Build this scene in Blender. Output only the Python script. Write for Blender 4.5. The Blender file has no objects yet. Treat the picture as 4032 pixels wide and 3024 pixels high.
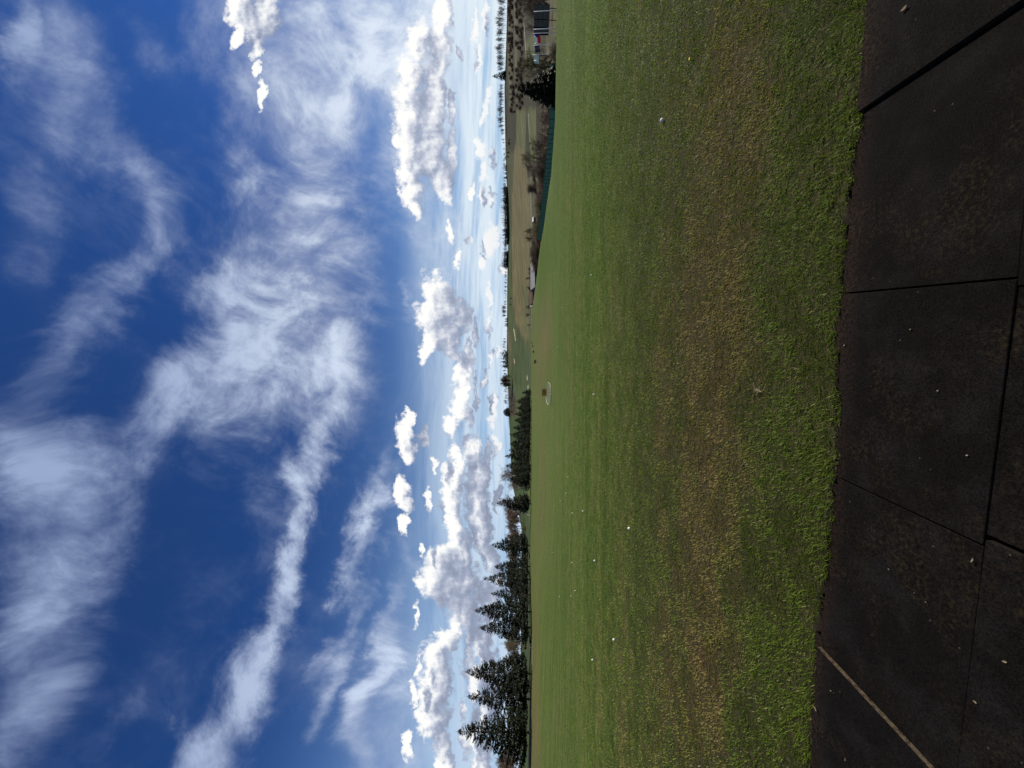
# Driving range seen from the hitting mats; the photograph is a portrait shot stored sideways,
# so the camera is rolled 90 degrees: image left is up, image top is the right-hand side.
import bpy, bmesh, math, random
import numpy as np
from mathutils import Vector, Matrix, Euler, Quaternion
from math import sin, cos, tan, pi, radians, sqrt, atan2, exp

SC = bpy.context.scene
COL = SC.collection
# ---------------------------------------------------------------- camera
EYE = Vector((0.0, 0.0, 1.55))
FPX = 4032 * 13.0 / 36.0                     # focal length in photograph pixels
PITCH = math.atan((2070 - 2016) / FPX)       # the horizon lies a little below the middle
FWD = Vector((0, cos(PITCH), sin(PITCH)))
DWN = Vector((0, sin(PITCH), -cos(PITCH)))
RGT = Vector((1, 0, 0))
cam_data = bpy.data.cameras.new('camera')
cam_data.sensor_width = 36.0
cam_data.lens = 13.0
cam_data.sensor_fit = 'HORIZONTAL'
cam_data.clip_start = 0.05
cam_data.clip_end = 20000
cam = bpy.data.objects.new('camera', cam_data)
COL.objects.link(cam)
m = Matrix((DWN, RGT, -FWD)).transposed().to_4x4()
m.translation = EYE
cam.matrix_world = m
SC.camera = cam

def ray(px, py):
    """direction of a point of the photograph, scaled so that its depth along +Y is 1"""
    d = FWD * FPX + DWN * (px - 2016) + RGT * (1512 - py)
    return d / d.y

def at(px, py, depth):
    return EYE + ray(px, py) * depth

# ---------------------------------------------------------------- exposure
SC.view_settings.view_transform = 'Standard'
SC.view_settings.look = 'None'
SC.view_settings.exposure = 0.6
SC.view_settings.gamma = 1.0
SC.cycles.max_bounces = 6
SC.cycles.diffuse_bounces = 2
SC.cycles.glossy_bounces = 2
SC.cycles.transparent_max_bounces = 16
SC.cycles.transmission_bounces = 3

# ---------------------------------------------------------------- sun
SUN_AZ, SUN_EL = radians(82), radians(37)    # azimuth from +Y towards +X
sd = Vector((sin(SUN_AZ) * cos(SUN_EL), cos(SUN_AZ) * cos(SUN_EL), sin(SUN_EL)))
sun_data = bpy.data.lights.new('sun', 'SUN')
sun_data.energy = 5.0
sun_data.angle = radians(0.53)
sun_data.color = (1.0, 0.93, 0.82)
sun = bpy.data.objects.new('sun', sun_data)
sun.rotation_euler = (-sd).to_track_quat('-Z', 'Y').to_euler()
sun.location = (60, 10, 60)
COL.objects.link(sun)
# ---------------------------------------------------------------- node helpers
class NT:
    """tiny expression layer over a node tree"""
    def __init__(s, tree):
        s.t = tree; s.n = tree.nodes; s.l = tree.links
    def node(s, kind, **kw):
        n = s.n.new(kind)
        for k, v in kw.items(): setattr(n, k, v)
        return n
    def put(s, sock, v):
        if isinstance(v, bpy.types.NodeSocket): s.l.new(v, sock)
        elif v is not None:
            try: sock.default_value = v
            except TypeError: sock.default_value = (v, v, v)
    def m(s, op, a, b=None, c=None, clamp=False):
        n = s.node('ShaderNodeMath', operation=op, use_clamp=clamp)
        for i, v in enumerate((a, b, c)):
            if v is not None: s.put(n.inputs[i], v)
        return n.outputs[0]
    def v(s, op, a, b=None, c=None, scale=None):
        n = s.node('ShaderNodeVectorMath', operation=op)
        for i, v in enumerate((a, b, c)):
            if v is not None: s.put(n.inputs[i], v)
        if scale is not None: s.put(n.inputs['Scale'], scale)
        return n.outputs['Value'] if op in ('DOT_PRODUCT', 'LENGTH', 'DISTANCE') else n.outputs[0]
    def sep(s, a):
        n = s.node('ShaderNodeSeparateXYZ'); s.put(n.inputs[0], a); return n.outputs
    def comb(s, x, y, z):
        n = s.node('ShaderNodeCombineXYZ')
        for i, v in enumerate((x, y, z)): s.put(n.inputs[i], v)
        return n.outputs[0]
    def noise(s, vec, scale, detail=2, rough=0.5, lac=2.0, dist=0.0, color=False, dim='3D'):
        n = s.node('ShaderNodeTexNoise', noise_dimensions=dim)
        s.put(n.inputs['Vector'], vec)
        for k, v in (('Scale', scale), ('Detail', detail), ('Roughness', rough), ('Lacunarity', lac), ('Distortion', dist)):
            s.put(n.inputs[k], v)
        return n.outputs['Color' if color else 'Fac']
    def smooth(s, x, a, b, lo=0.0, hi=1.0):
        n = s.node('ShaderNodeMapRange', interpolation_type='SMOOTHSTEP')
        for i, v in enumerate((x, a, b, lo, hi)): s.put(n.inputs[i], v)
        return n.outputs[0]
    def lin(s, x, a, b, lo=0.0, hi=1.0):
        n = s.node('ShaderNodeMapRange')
        for i, v in enumerate((x, a, b, lo, hi)): s.put(n.inputs[i], v)
        return n.outputs[0]
    def mix(s, f, a, b, blend='MIX'):
        n = s.node('ShaderNodeMix', data_type='RGBA', blend_type=blend)
        s.put(n.inputs[0], f)
        for i, v in ((6, a), (7, b)):
            if not isinstance(v, bpy.types.NodeSocket): v = (*v, 1.0) if len(v) == 3 else v
            s.put(n.inputs[i], v)
        return n.outputs[2]
    def ramp(s, f, stops, interp='LINEAR'):
        n = s.node('ShaderNodeValToRGB'); e = n.color_ramp.elements
        n.color_ramp.interpolation = interp
        while len(e) < len(stops): e.new(0.5)
        for el, (p, c) in zip(e, stops): el.position = p; el.color = (*c, 1) if len(c) == 3 else c
        s.put(n.inputs[0], f); return n.outputs[0]

# ---------------------------------------------------------------- sky
world = bpy.data.worlds.new('World')
SC.world = world
world.use_nodes = True
wt = world.node_tree
wt.nodes.clear()
W = NT(wt)
sky = W.node('ShaderNodeTexSky', sky_type='NISHITA', sun_disc=False)
sky.sun_elevation = SUN_EL
sky.sun_rotation = SUN_AZ
sky.altitude = 400
sky.air_density = 1.0
sky.dust_density = 0.05
sky.ozone_density = 2.5
D = W.node('ShaderNodeTexCoord').outputs['Generated']
dx, dy, dz = W.sep(D)
ady = W.m('MAXIMUM', W.m('ABSOLUTE', dy), 0.04)
U = W.m('DIVIDE', dx, ady)
V = W.m('DIVIDE', dz, ady)
P = W.comb(U, V, 0.0)

def uv(ix, iy):
    """point of a 2212 x 1659 sketch of the photograph -> (dx/dy, dz/dy)"""
    r = ray(ix * 4032 / 2212, iy * 4032 / 2212)
    return r.x, r.z
S1 = 1.0 / (FPX * 2212 / 4032)               # one sketch pixel in those units

# clear sky: a deeper blue than the raw model, paling towards the horizon
base = W.v('MULTIPLY', sky.outputs[0], (0.19, 0.40, 0.77))
base = W.mix(W.m('POWER', W.smooth(dz, 0.62, -0.02), 2.1), base, (3.2, 5.2, 7.6))

# --- cirrus: patches (x, y, radius along, radius across, direction in degrees of the long axis from image +y, strength)
CIRRUS = [
    # main mass
    (640, 640, 260, 150, 5, 1.0), (560, 760, 200, 120, -28, 0.95), (690, 430, 220, 110, 0, 0.85), (620, 200, 240, 135, 22, 1.1),
    (680, 60, 170, 130, 0, 1.0), (700, 740, 170, 100, 20, 0.95), (490, 620, 100, 60, -50, 0.8), (520, 400, 55, 40, -60, 0.6),
    # tail towards the lower left
    (400, 830, 150, 70, -35, 0.75), (300, 960, 180, 75, -40, 0.62),
    # grey-white patch at the far left
    (60, 1020, 170, 110, 0, 0.95), (150, 1160, 200, 120, -25, 0.8), (60, 1300, 200, 90, -10, 0.85), (90, 1480, 220, 75, -20, 0.6),
    (230, 1060, 130, 80, -40, 0.55), (20, 1600, 150, 80, 0, 0.5), (250, 1560, 90, 40, -30, 0.28),
    # long thin band
    (725, 890, 120, 50, -38, 0.8), (668, 1010, 130, 42, -22, 0.85), (650, 1140, 120, 30, -4, 0.9), (622, 1260, 120, 36, -16, 0.95),
    (568, 1390, 130, 42, -24, 1.1), (508, 1520, 140, 50, -26, 1.15), (440, 1640, 130, 62, -28, 1.0), (560, 1080, 130, 60, 10, 0.28),
    # faint veil in the upper left
    (130, 170, 300, 110, 35, 0.62), (280, 340, 230, 55, 33, 0.68), (60, 480, 220, 80, 20, 0.42), (325, 470, 120, 36, 20, 0.68),
    (235, 640, 190, 50, -45, 0.62), (130, 790, 180, 60, -40, 0.55), (15, 90, 90, 45, 0, 1.0), (350, 120, 160, 60, 30, 0.35),
    # streaks above the lower left clouds
    (800, 1150, 130, 32, -14, 0.8), (840, 1060, 120, 28, -12, 0.6), (760, 1330, 150, 24, -22, 0.55), (730, 1470, 150, 24, -24, 0.5),
    (840, 1330, 160, 28, -12, 0.8), (815, 1500, 200, 36, -14, 1.0), (800, 1640, 140, 56, -14, 0.85), (870, 1590, 200, 46, -6, 0.75),
    # bright haze low on the right
    (800, 70, 190, 65, 10, 1.05), (880, 170, 240, 65, 5, 1.05), (900, 20, 140, 110, 0, 1.1), (900, 650, 60, 14, 0, 0.4),
    (905, 500, 70, 22, 5, 0.45), (960, 330, 330, 40, 0, 0.5), (960, 520, 140, 34, 0, 0.5),
]
zc = W.m('ADD', W.m('MAXIMUM', dz, 0.0), 0.10)
Q = W.comb(W.m('DIVIDE', dx, zc), W.m('DIVIDE', dy, zc), 0.0)
# turbulence on the dome, a little elongated along the wind
fm = W.node('ShaderNodeMapping', vector_type='POINT')
W.put(fm.inputs['Vector'], D); fm.inputs['Rotation'].default_value = (0, radians(-28), 0); fm.inputs['Scale'].default_value = (1.0, 1.1, 0.92)
Qs = fm.outputs[0]
warp = W.v('SUBTRACT', W.noise(Qs, 2.6, 2, 0.5, color=True), (0.5, 0.5, 0.5))
Qw = W.v('MULTIPLY_ADD', warp, (0.28, 0.28, 0.28), Qs)
fib = W.noise(Qw, 8.0, 10, 0.62, 2.1)
# stretched fine fibres, running diagonally
fq = W.node('ShaderNodeMapping', vector_type='POINT')
W.put(fq.inputs['Vector'], Qw); fq.inputs['Rotation'].default_value = (0, radians(40), 0); fq.inputs['Scale'].default_value = (4.2, 2.0, 1.0)
fib2 = W.noise(fq.outputs[0], 6.0, 9, 0.66, 2.1)
PW = W.v('MULTIPLY_ADD', W.v('SUBTRACT', W.noise(P, 2.6, 2, 0.5, color=True), (0.5, 0.5, 0.5)), (0.22, 0.22, 0.0), P)
PW = W.v('MULTIPLY_ADD', W.v('SUBTRACT', W.noise(Qw, 9.0, 7, 0.64, color=True), (0.5, 0.5, 0.5)), (0.22, 0.22, 0.0), PW)
acc = None
for (ix, iy, ra, rc, ang, k) in CIRRUS:
    cu, cv = uv(ix, iy)
    a = radians(ang)
    # image +y is world left (-u), image +x is world down (-v)
    al = (-cos(a), -sin(a)); ac = (sin(a), -cos(a))
    ra *= S1 * 1.25; rc *= S1 * 1.3
    q = W.v('SUBTRACT', PW, (cu, cv, 0))
    e = W.comb(W.v('DOT_PRODUCT', q, (al[0] / ra, al[1] / ra, 0)), W.v('DOT_PRODUCT', q, (ac[0] / rc, ac[1] / rc, 0)), 0.0)
    d2 = W.v('DOT_PRODUCT', e, e)
    g = W.m('MULTIPLY', W.m('POWER', 2.2, W.m('MULTIPLY', d2, -1.6)), k)
    acc = g if acc is None else W.m('SMOOTH_MAX', acc, g, 0.18)
front = W.smooth(dy, -0.05, 0.25)
soft_else = W.m('MULTIPLY', W.m('SUBTRACT', 1.0, front), 0.45)
acc = W.m('ADD', W.m('MULTIPLY', acc, front), soft_else)
fsum = W.m('ADD', W.m('MULTIPLY', fib, 0.80), W.m('MULTIPLY', fib2, 0.20))
cden = W.m('MULTIPLY_ADD', W.m('SUBTRACT', fsum, 0.5), W.m('MULTIPLY_ADD', acc, 2.6, 1.5), W.m('MULTIPLY', acc, 0.95))
calpha = W.smooth(cden, 0.04, 1.30, 0.0, 0.98)
calpha = W.m('MULTIPLY', calpha, W.smooth(acc, 0.0, 0.30))
calpha = W.m('MULTIPLY_ADD', W.m('SUBTRACT', 1.0, calpha), W.smooth(acc, 0.12, 1.2, 0.0, 0.38), calpha)
# milky layers near the horizon, streaked by perspective
hz = W.noise(W.v('MULTIPLY', W.v('MULTIPLY_ADD', warp, (0.6, 0.6, 0), Q), (0.30, 0.8, 1)), 1.5, 8, 0.62)
hband = W.m('MULTIPLY', W.smooth(V, 0.37, 0.12), W.smooth(hz, 0.34, 0.58, 0.15, 0.94))
side = W.smooth(U, -0.9, 0.9)
# layered cloud colours: brighter and whiter towards the horizon and towards the sun
lowness = W.smooth(V, 1.2, 0.15)
ccol = W.mix(lowness, (3.2, 4.1, 6.2), (6.6, 7.6, 9.4))
ccol = W.mix(W.m('MULTIPLY', W.m('MULTIPLY', side, lowness), 0.75), ccol, (8.2, 9.0, 9.9))
ccol = W.mix(W.smooth(cden, 0.35, 1.25), W.mix(0.45, ccol, (1.9, 2.4, 4.3)), ccol)
col1 = W.mix(calpha, base, ccol)
col1 = W.mix(hband, col1, W.mix(side, (5.6, 6.9, 8.5), (7.9, 8.9, 9.6)))

# --- cumulus: clumps of round puffs (x, y, radius in x, radius in y, strength)
CUMULUS = [
    # large bank right of the middle
    (905, 90, 26, 40), (890, 150, 30, 45), (880, 205, 30, 40), (885, 262, 34, 45), (880, 318, 28, 38), (885, 368, 30, 38), (890, 415, 24, 34),
    (897, 452, 14, 22), (930, 250, 30, 60), (925, 330, 34, 60), (950, 380, 22, 42), (962, 420, 15, 22), (940, 180, 26, 60), (950, 90, 20, 70),
    (958, 20, 20, 60), (975, 330, 12, 60), (976, 230, 9, 40),
    # grey puff at the top edge
    (520, 15, 34, 45), (545, 50, 34, 42), (575, 30, 30, 50), (515, 70, 18, 30), (560, 95, 18, 26), (556, 150, 10, 18), (567, 210, 9, 30),
    # small ones low on the right
    (990, 118, 9, 18), (975, 500, 9, 24), (1060, 520, 14, 36), (1070, 500, 10, 22), (1045, 430, 9, 18), (1042, 380, 9, 22), (1036, 320, 8, 26), (1046, 240, 7, 24),
    (1050, 200, 6, 20), (1048, 40, 8, 40), (1080, 585, 8, 14),
    # heap in the middle
    (945, 625, 34, 34), (965, 660, 34, 42), (930, 680, 32, 38), (955, 720, 38, 36), (920, 740, 14, 36), (1002, 690, 18, 36), (915, 765, 10, 18), (975, 760, 14, 22),
    (1000, 800, 16, 36), (1012, 770, 10, 28), (992, 880, 22, 28), (975, 925, 18, 26), (995, 850, 14, 26),
    # pair above the tree row
    (882, 905, 14, 20), (878, 935, 22, 34), (885, 975, 16, 24), (917, 945, 13, 25), (868, 1060, 16, 26), (880, 1085, 12, 18), (876, 1120, 10, 14),
    (1067, 878, 12, 22), (1062, 902, 8, 12),
    # long low bank
    (985, 990, 12, 24), (978, 1030, 18, 36), (975, 1080, 18, 34), (978, 1130, 16, 30), (985, 1160, 14, 30), (1020, 975, 14, 30), (1028, 1030, 22, 44), (1032, 1085, 22, 40),
    (1025, 1125, 14, 26), (1045, 1135, 16, 30), (1035, 1165, 14, 22), (1040, 1050, 12, 60),
    # two rounded towers
    (955, 1215, 32, 30), (935, 1255, 26, 34), (962, 1270, 26, 34), (1000, 1265, 30, 40), (1002, 1320, 28, 40), (985, 1300, 16, 30),
    (965, 1385, 18, 24), (948, 1420, 26, 36), (945, 1465, 26, 36), (935, 1510, 24, 32), (925, 1560, 20, 34), (945, 1545, 24, 40), (955, 1600, 16, 34),
    # bright heaps behind the conifers
    (1055, 1195, 14, 30), (1052, 1290, 18, 40), (1040, 1390, 22, 40), (1050, 1450, 24, 44), (1020, 1470, 12, 30), (1050, 1540, 22, 40), (1030, 1600, 14, 40), (1075, 1240, 10, 34),
    (1005, 1200, 12, 40), (1010, 1400, 10, 40), (985, 1350, 10, 30), (1065, 1340, 12, 40), (1070, 1480, 12, 44), (1040, 1640, 18, 40), (960, 1645, 16, 26),
    (1052, 985, 8, 44), (1050, 1110, 9, 34), (985, 1205, 12, 26), (870, 1130, 7, 22), (1012, 905, 8, 28), (1025, 830, 6, 26), (1030, 720, 7, 30), (1050, 640, 6, 30), (1060, 700, 5, 24),
    (1022, 60, 6, 36), (1030, 130, 5, 26), (1062, 330, 5, 26), (1066, 420, 5, 22), (1058, 770, 5, 22), (1068, 960, 7, 30), (1075, 1080, 7, 34),
    # dark little shreds
    (905, 1445, 6, 20),
    (992, 560, 6, 20), (1012, 520, 5, 18), (1040, 560, 6, 20), (1018, 420, 5, 22), (1028, 860, 6, 20), (1048, 820, 6, 22), (1072, 760, 4, 20), (940, 1000, 6, 20), (925, 1080, 7, 24), (905, 1190, 6, 18), (900, 1330, 7, 24), (895, 1500, 8, 26), (880, 1610, 9, 30), (1000, 1530, 9, 26), (1005, 1600, 9, 30),
]
nz = W.v('SUBTRACT', W.noise(P, 20.0, 6, 0.64, color=True), (0.5, 0.5, 0.5))
nb = W.v('SUBTRACT', W.noise(P, 8.0, 2, 0.5, color=True), (0.5, 0.5, 0.5))
PC = W.v('MULTIPLY_ADD', nz, (0.090, 0.075, 0.0), P)
PC = W.v('MULTIPLY_ADD', nb, (0.05, 0.02, 0.0), PC)
def field(p):
    f = None
    for (ix, iy, rx, ry) in CUMULUS:
        cu, cv = uv(ix, iy)
        if iy > 960 and rx > 11: rx *= 1.22; ry *= 1.12
        iu, iv = 1 / (ry * S1 * 1.12), 1 / (rx * S1 * 1.12)
        e = W.v('MULTIPLY_ADD', p, (iu, iv, 0), (-cu * iu, -cv * iv, 0))
        d2 = W.v('DOT_PRODUCT', e, e)
        f = d2 if f is None else W.m('SMOOTH_MIN', f, d2, 0.35)
    return W.m('SUBTRACT', 1.0, f)
F0 = field(PC)
Lo = Vector((0.50, 0.86, 0))
F1 = field(W.v('ADD', PC, tuple(Lo * 0.045)))
# small scale relief from the billow noise itself
bn0 = W.noise(W.v('MULTIPLY_ADD', nz, (0.012, 0.012, 0), P), 30.0, 6, 0.66)
bn1 = W.noise(W.v('ADD', P, tuple(Lo * 0.012)), 30.0, 3, 0.5)
rel = W.m('MULTIPLY', W.m('SUBTRACT', bn0, bn1), 1.1)
big = W.m('MULTIPLY', W.m('SUBTRACT', F0, F1), 0.45)
lit = W.m('ADD', W.m('ADD', 0.29, rel), big)
lit = W.m('ADD', lit, W.m('MULTIPLY', side, 0.22))
lit = W.m('SUBTRACT', W.m('MINIMUM', lit, 1.05), W.smooth(V, 0.22, 0.06, 0.0, 0.22))
dens = W.m('ADD', F0, W.m('MULTIPLY', W.m('SUBTRACT', bn0, 0.5), 2.9))
kalpha = W.smooth(dens, -0.30, 0.62)
kalpha = W.m('MULTIPLY', kalpha, W.smooth(dy, 0.02, 0.15))
kcol = W.ramp(lit, [(0.0, (0.27, 0.31, 0.42)), (0.28, (0.36, 0.41, 0.54)), (0.50, (0.54, 0.58, 0.69)), (0.74, (0.80, 0.83, 0.88)), (1.0, (1.02, 1.01, 0.99))])
kcol = W.v('SCALE', kcol, scale=10.0)
col2 = W.mix(kalpha, col1, kcol)

bg2 = W.node('ShaderNodeBackground'); W.put(bg2.inputs[0], col2); bg2.inputs[1].default_value = 0.066
inside = W.m('MULTIPLY', W.m('GREATER_THAN', dy, 0.05), W.m('GREATER_THAN', V, -0.02))
inside = W.m('MULTIPLY', inside, W.m('LESS_THAN', V, 0.95))
above = W.smooth(dz, -0.03, 0.0)
col1 = W.mix(above, (0.9, 1.0, 0.8), col1)
bg1 = W.node('ShaderNodeBackground'); W.put(bg1.inputs[0], col1); bg1.inputs[1].default_value = 0.066
ms = W.node('ShaderNodeMixShader')
W.put(ms.inputs[0], inside); W.l.new(bg1.outputs[0], ms.inputs[1]); W.l.new(bg2.outputs[0], ms.inputs[2])
wo = W.node('ShaderNodeOutputWorld'); W.l.new(ms.outputs[0], wo.inputs[0])
world.cycles.sampling_method = 'MANUAL'
world.cycles.sample_map_resolution = 512
# ---------------------------------------------------------------- terrain heights
def ip(x, pts):
    a = np.asarray(pts, float)
    return np.interp(x, a[:, 0], a[:, 1])

def smooth01(t):
    t = np.clip(t, 0, 1)
    return t * t * (3 - 2 * t)

FRONT_A, FRONT_B = 1.895, -0.092            # front edge of the mats: roughly y = A + B * x
FRONT = [(-2.9, 2.13), (-2.3, 2.085), (-1.39, 2.018), (-0.462, 1.906), (0.442, 1.874), (1.254, 1.780), (1.72, 1.718), (2.4, 1.65)]
def front(x): return ip(x, FRONT)
def edge_x(Y):                               # top of the bank on the right of the range
    return ip(Y, [(0, 44), (14, 36), (20, 31), (26, 27), (34, 23.8), (45, 23.6), (62, 26), (90, 28.5), (130, 36), (180, 44), (250, 53), (400, 64), (700, 80)])

def range_z(X, Y):
    c = ip(Y, [(-50, 0), (4.5, 0), (8, -0.10), (20, -0.62), (35, -1.35), (50, -1.85), (75, -1.92), (100, -1.95), (150, -2.55), (200, -3.05), (250, -3.4), (340, -3.8), (450, -4.4), (900, -5)])
    left = 0.047 * np.maximum(0, -X - 3) * smooth01((Y - 6) / 40)
    rim = ip(Y, [(0, 0), (15, -0.30), (26, -0.65), (34, -1.12), (45, -1.42), (62, -1.52), (90, -1.42), (130, -2.2), (180, -2.85), (250, -3.2), (400, -4.2), (700, -4.4)])
    xe = edge_x(Y)
    t = smooth01((X - 0.35 * xe) / (0.62 * xe))
    z = c + left
    z = z * (1 - t) + rim * t
    d = np.maximum(0, X - xe)
    drop = 0.30 * d * d / (d + 5.0)
    floor = ip(Y, [(0, -5.6), (130, -5.6), (300, -6.0), (500, -6.5)])
    z2 = z - drop
    return np.where(d > 0, np.maximum(z2, np.minimum(z, floor)), z)

HU = [-1.4, -1.0, -0.6, -0.4, -0.25, -0.1, 0.0, 0.1, 0.22, 0.4, 0.6, 0.8, 1.05, 1.4]
HY0 = [66, 68, 92, 130, 330, 400, 440, 440, 400, 250, 170, 135, 120, 120]
HY1 = [230, 240, 280, 420, 680, 760, 800, 820, 820, 760, 620, 520, 480, 480]
HV = [-0.020, -0.018, -0.010, -0.012, -0.038, -0.0445, -0.0475, -0.0525, -0.0515, -0.0465, -0.0535, -0.0585, -0.050, -0.045]

def ground(X, Y):
    X = np.asarray(X, float); Y = np.asarray(Y, float)
    Yc = np.maximum(Y, 0.3)
    u = np.clip(X / Yc, -1.4, 1.4)
    y0 = np.interp(u, HU, HY0); y1 = np.interp(u, HU, HY1); vs = np.interp(u, HU, HV)
    z = range_z(X, np.minimum(Y, y0))
    zf = range_z(np.where(Y > y0, u * y0, X), np.minimum(Y, y0))
    zs = 1.55 - vs * y1
    t = np.clip((Y - y0) / (y1 - y0), 0, 1)
    s = 0.55 * t ** 1.25 + 0.45 * t ** 2.0
    z = np.where(Y > y0, zf + (zs - zf) * s, z)
    z = np.where(Y > y1, zs - (Y - y1) * 0.05, z)
    # gentle undulation away from the tee
    wob = 0.05 * np.sin(X * 0.33 + 1.7) * np.sin(Y * 0.21) + 0.9 * np.sin(X * 0.021 + 2) * np.sin(Y * 0.017) * smooth01((Y - 150) / 300)
    z = z + wob * smooth01((Y - 8) / 25)
    # the mats lie in a shallow tray, the turf starts at their front edge
    f = front(X)
    z = np.where(Y < f, -0.05, z)
    return z

def gz(x, y): return float(ground(x, y))
def proj(x, y, z):
    """photograph pixel of a world point"""
    d = np.stack([np.asarray(x, float), np.asarray(y, float), np.asarray(z, float) - 1.55], -1)
    f = d @ np.array(FWD); dn = d @ np.array(DWN); r = d @ np.array(RGT)
    return 2016 + FPX * dn / f, 1512 - FPX * r / f

def depth_for(px, py, lo=20, hi=900):
    """distance at which the ground is seen at that pixel"""
    u = ray(2070, py).x
    ys = np.geomspace(lo, hi, 500)
    x, _ = proj(u * ys, ys, ground(u * ys, ys))
    k = np.argmax(x <= px)
    return float(ys[k]) if (x <= px).any() else float(ys[np.argmin(x)])

# ---------------------------------------------------------------- object helpers
def link(o):
    COL.objects.link(o); return o
def tag(o, label=None, cat=None, group=None, kind=None):
    if label: o['label'] = label
    if cat: o['category'] = cat
    if group: o['group'] = group
    if kind: o['kind'] = kind
    return o
def empty(name, loc, rz=0.0):
    o = bpy.data.objects.new(name, None); o.location = loc; o.rotation_euler = (0, 0, rz); o.empty_display_size = 0.3
    return link(o)
def mesh_np(name, co, faces, mat=None, smooth=False, n=None):
    """faces: an (m, k) index array, or a list of such arrays"""
    me = bpy.data.meshes.new(name)
    fl = faces if isinstance(faces, list) else [faces]
    co = np.asarray(co, np.float32)
    me.vertices.add(len(co)); me.vertices.foreach_set('co', co.ravel())
    nl = sum(f.size for f in fl); nf = sum(len(f) for f in fl)
    me.loops.add(nl); me.polygons.add(nf)
    me.loops.foreach_set('vertex_index', np.concatenate([f.ravel() for f in fl]).astype(np.int32))
    tot = np.concatenate([np.full(len(f), f.shape[1]) for f in fl]).astype(np.int32)
    st = np.concatenate([[0], np.cumsum(tot)[:-1]]).astype(np.int32)
    me.polygons.foreach_set('loop_start', st)
    if smooth: me.polygons.foreach_set('use_smooth', np.ones(nf, bool))
    me.update(calc_edges=True)
    if mat: me.materials.append(mat)
    return me
def obj(name, me, parent=None, loc=None):
    o = bpy.data.objects.new(name, me)
    if parent is not None: o.parent = parent
    if loc is not None: o.location = loc
    return link(o)
def attr(me, name, data, kind='FLOAT'):
    a = me.attributes.new(name, kind, 'POINT')
    if kind == 'FLOAT': a.data.foreach_set('value', np.asarray(data, np.float32).ravel())
    elif kind == 'FLOAT_COLOR': a.data.foreach_set('color', np.asarray(data, np.float32).ravel())
class MB:
    """collects boxes, tubes and sheets into one mesh"""
    def __init__(s): s.v = []; s.f = []
    def add(s, vs, fs):
        b = len(s.v); s.v += [tuple(v) for v in vs]; s.f += [tuple(i + b for i in f) for f in fs]
    def box(s, c, d, rot=None):
        x, y, z = (k / 2 for k in d)
        vs = [Vector((i * x, j * y, k * z)) for i in (-1, 1) for j in (-1, 1) for k in (-1, 1)]
        if rot is not None: vs = [rot @ v for v in vs]
        s.add([v + Vector(c) for v in vs], [(0, 1, 3, 2), (4, 6, 7, 5), (0, 4, 5, 1), (2, 3, 7, 6), (0, 2, 6, 4), (1, 5, 7, 3)])
    def tube(s, pts, rad, n=6, cap=True, closed=False):
        pts = [Vector(p) for p in pts]; k = len(pts)
        rad = [rad] * k if isinstance(rad, (int, float)) else rad
        vs = []
        for i, p in enumerate(pts):
            a = pts[(i - 1) % k] if (i or closed) else p
            b = pts[(i + 1) % k] if (i < k - 1 or closed) else p
            q = (b - a).normalized().to_track_quat('Z', 'Y')
            vs += [p + q @ Vector((cos(2 * pi * j / n) * rad[i], sin(2 * pi * j / n) * rad[i], 0)) for j in range(n)]
        fs = []
        for i in range(k if closed else k - 1):
            for j in range(n):
                a, b = i * n + j, i * n + (j + 1) % n
                c = ((i + 1) % k) * n
                fs.append((a, b, c + (j + 1) % n, c + j))
        if cap and not closed:
            fs.append(tuple(reversed(range(n)))); fs.append(tuple(range((k - 1) * n, k * n)))
        s.add(vs, fs)
    def mesh(s, name, mat, smooth=False):
        me = bpy.data.meshes.new(name); me.from_pydata(s.v, [], s.f)
        if smooth: me.polygons.foreach_set('use_smooth', [True] * len(me.polygons))
        me.materials.append(mat); me.update(); return me
def bevel(me, w, seg=2):
    b = bmesh.new(); b.from_mesh(me)
    bmesh.ops.bevel(b, geom=b.edges[:], offset=w, segments=seg, affect='EDGES', profile=0.6)
    b.to_mesh(me); b.free(); return me

def material(name):
    mt = bpy.data.materials.new(name); mt.use_nodes = True
    t = mt.node_tree; t.nodes.clear(); n = NT(t)
    out = n.node('ShaderNodeOutputMaterial')
    return mt, n, out
def principled(n, out, col, rough=0.8, spec=0.3, normal=None, **kw):
    p = n.node('ShaderNodeBsdfPrincipled')
    n.put(p.inputs['Base Color'], (*col, 1) if isinstance(col, tuple) else col)
    n.put(p.inputs['Roughness'], rough); n.put(p.inputs['Specular IOR Level'], spec)
    if normal is not None: n.put(p.inputs['Normal'], normal)
    for k, v in kw.items(): n.put(p.inputs[k], v)
    n.l.new(p.outputs[0], out.inputs[0]); return p
def simple(name, col, rough=0.7, spec=0.3, var=0.25, scale=3.0, **kw):
    """one colour broken up by a noise"""
    mt, n, out = material(name)
    tc = n.node('ShaderNodeTexCoord').outputs['Object']
    f = n.noise(tc, scale, 5, 0.6)
    c = n.mix(f, tuple(k * (1 - var) for k in col), tuple(min(1, k * (1 + var)) for k in col))
    principled(n, out, c, rough, spec, **kw); return mt
def bump(n, h, strength=0.4, dist=0.01):
    b = n.node('ShaderNodeBump'); n.put(b.inputs['Height'], h)
    b.inputs['Strength'].default_value = strength; b.inputs['Distance'].default_value = dist
    return b.outputs[0]

# ---------------------------------------------------------------- ground colours
rng = np.random.default_rng(7)
def in_poly(px, py, poly):
    inside = np.zeros(px.shape, bool)
    n = len(poly)
    for i in range(n):
        x1, y1 = poly[i]; x2, y2 = poly[(i + 1) % n]
        c = ((y1 > py) != (y2 > py)) & (px < (x2 - x1) * (py - y1) / (y2 - y1 + 1e-9) + x1)
        inside ^= c
    return inside

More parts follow.
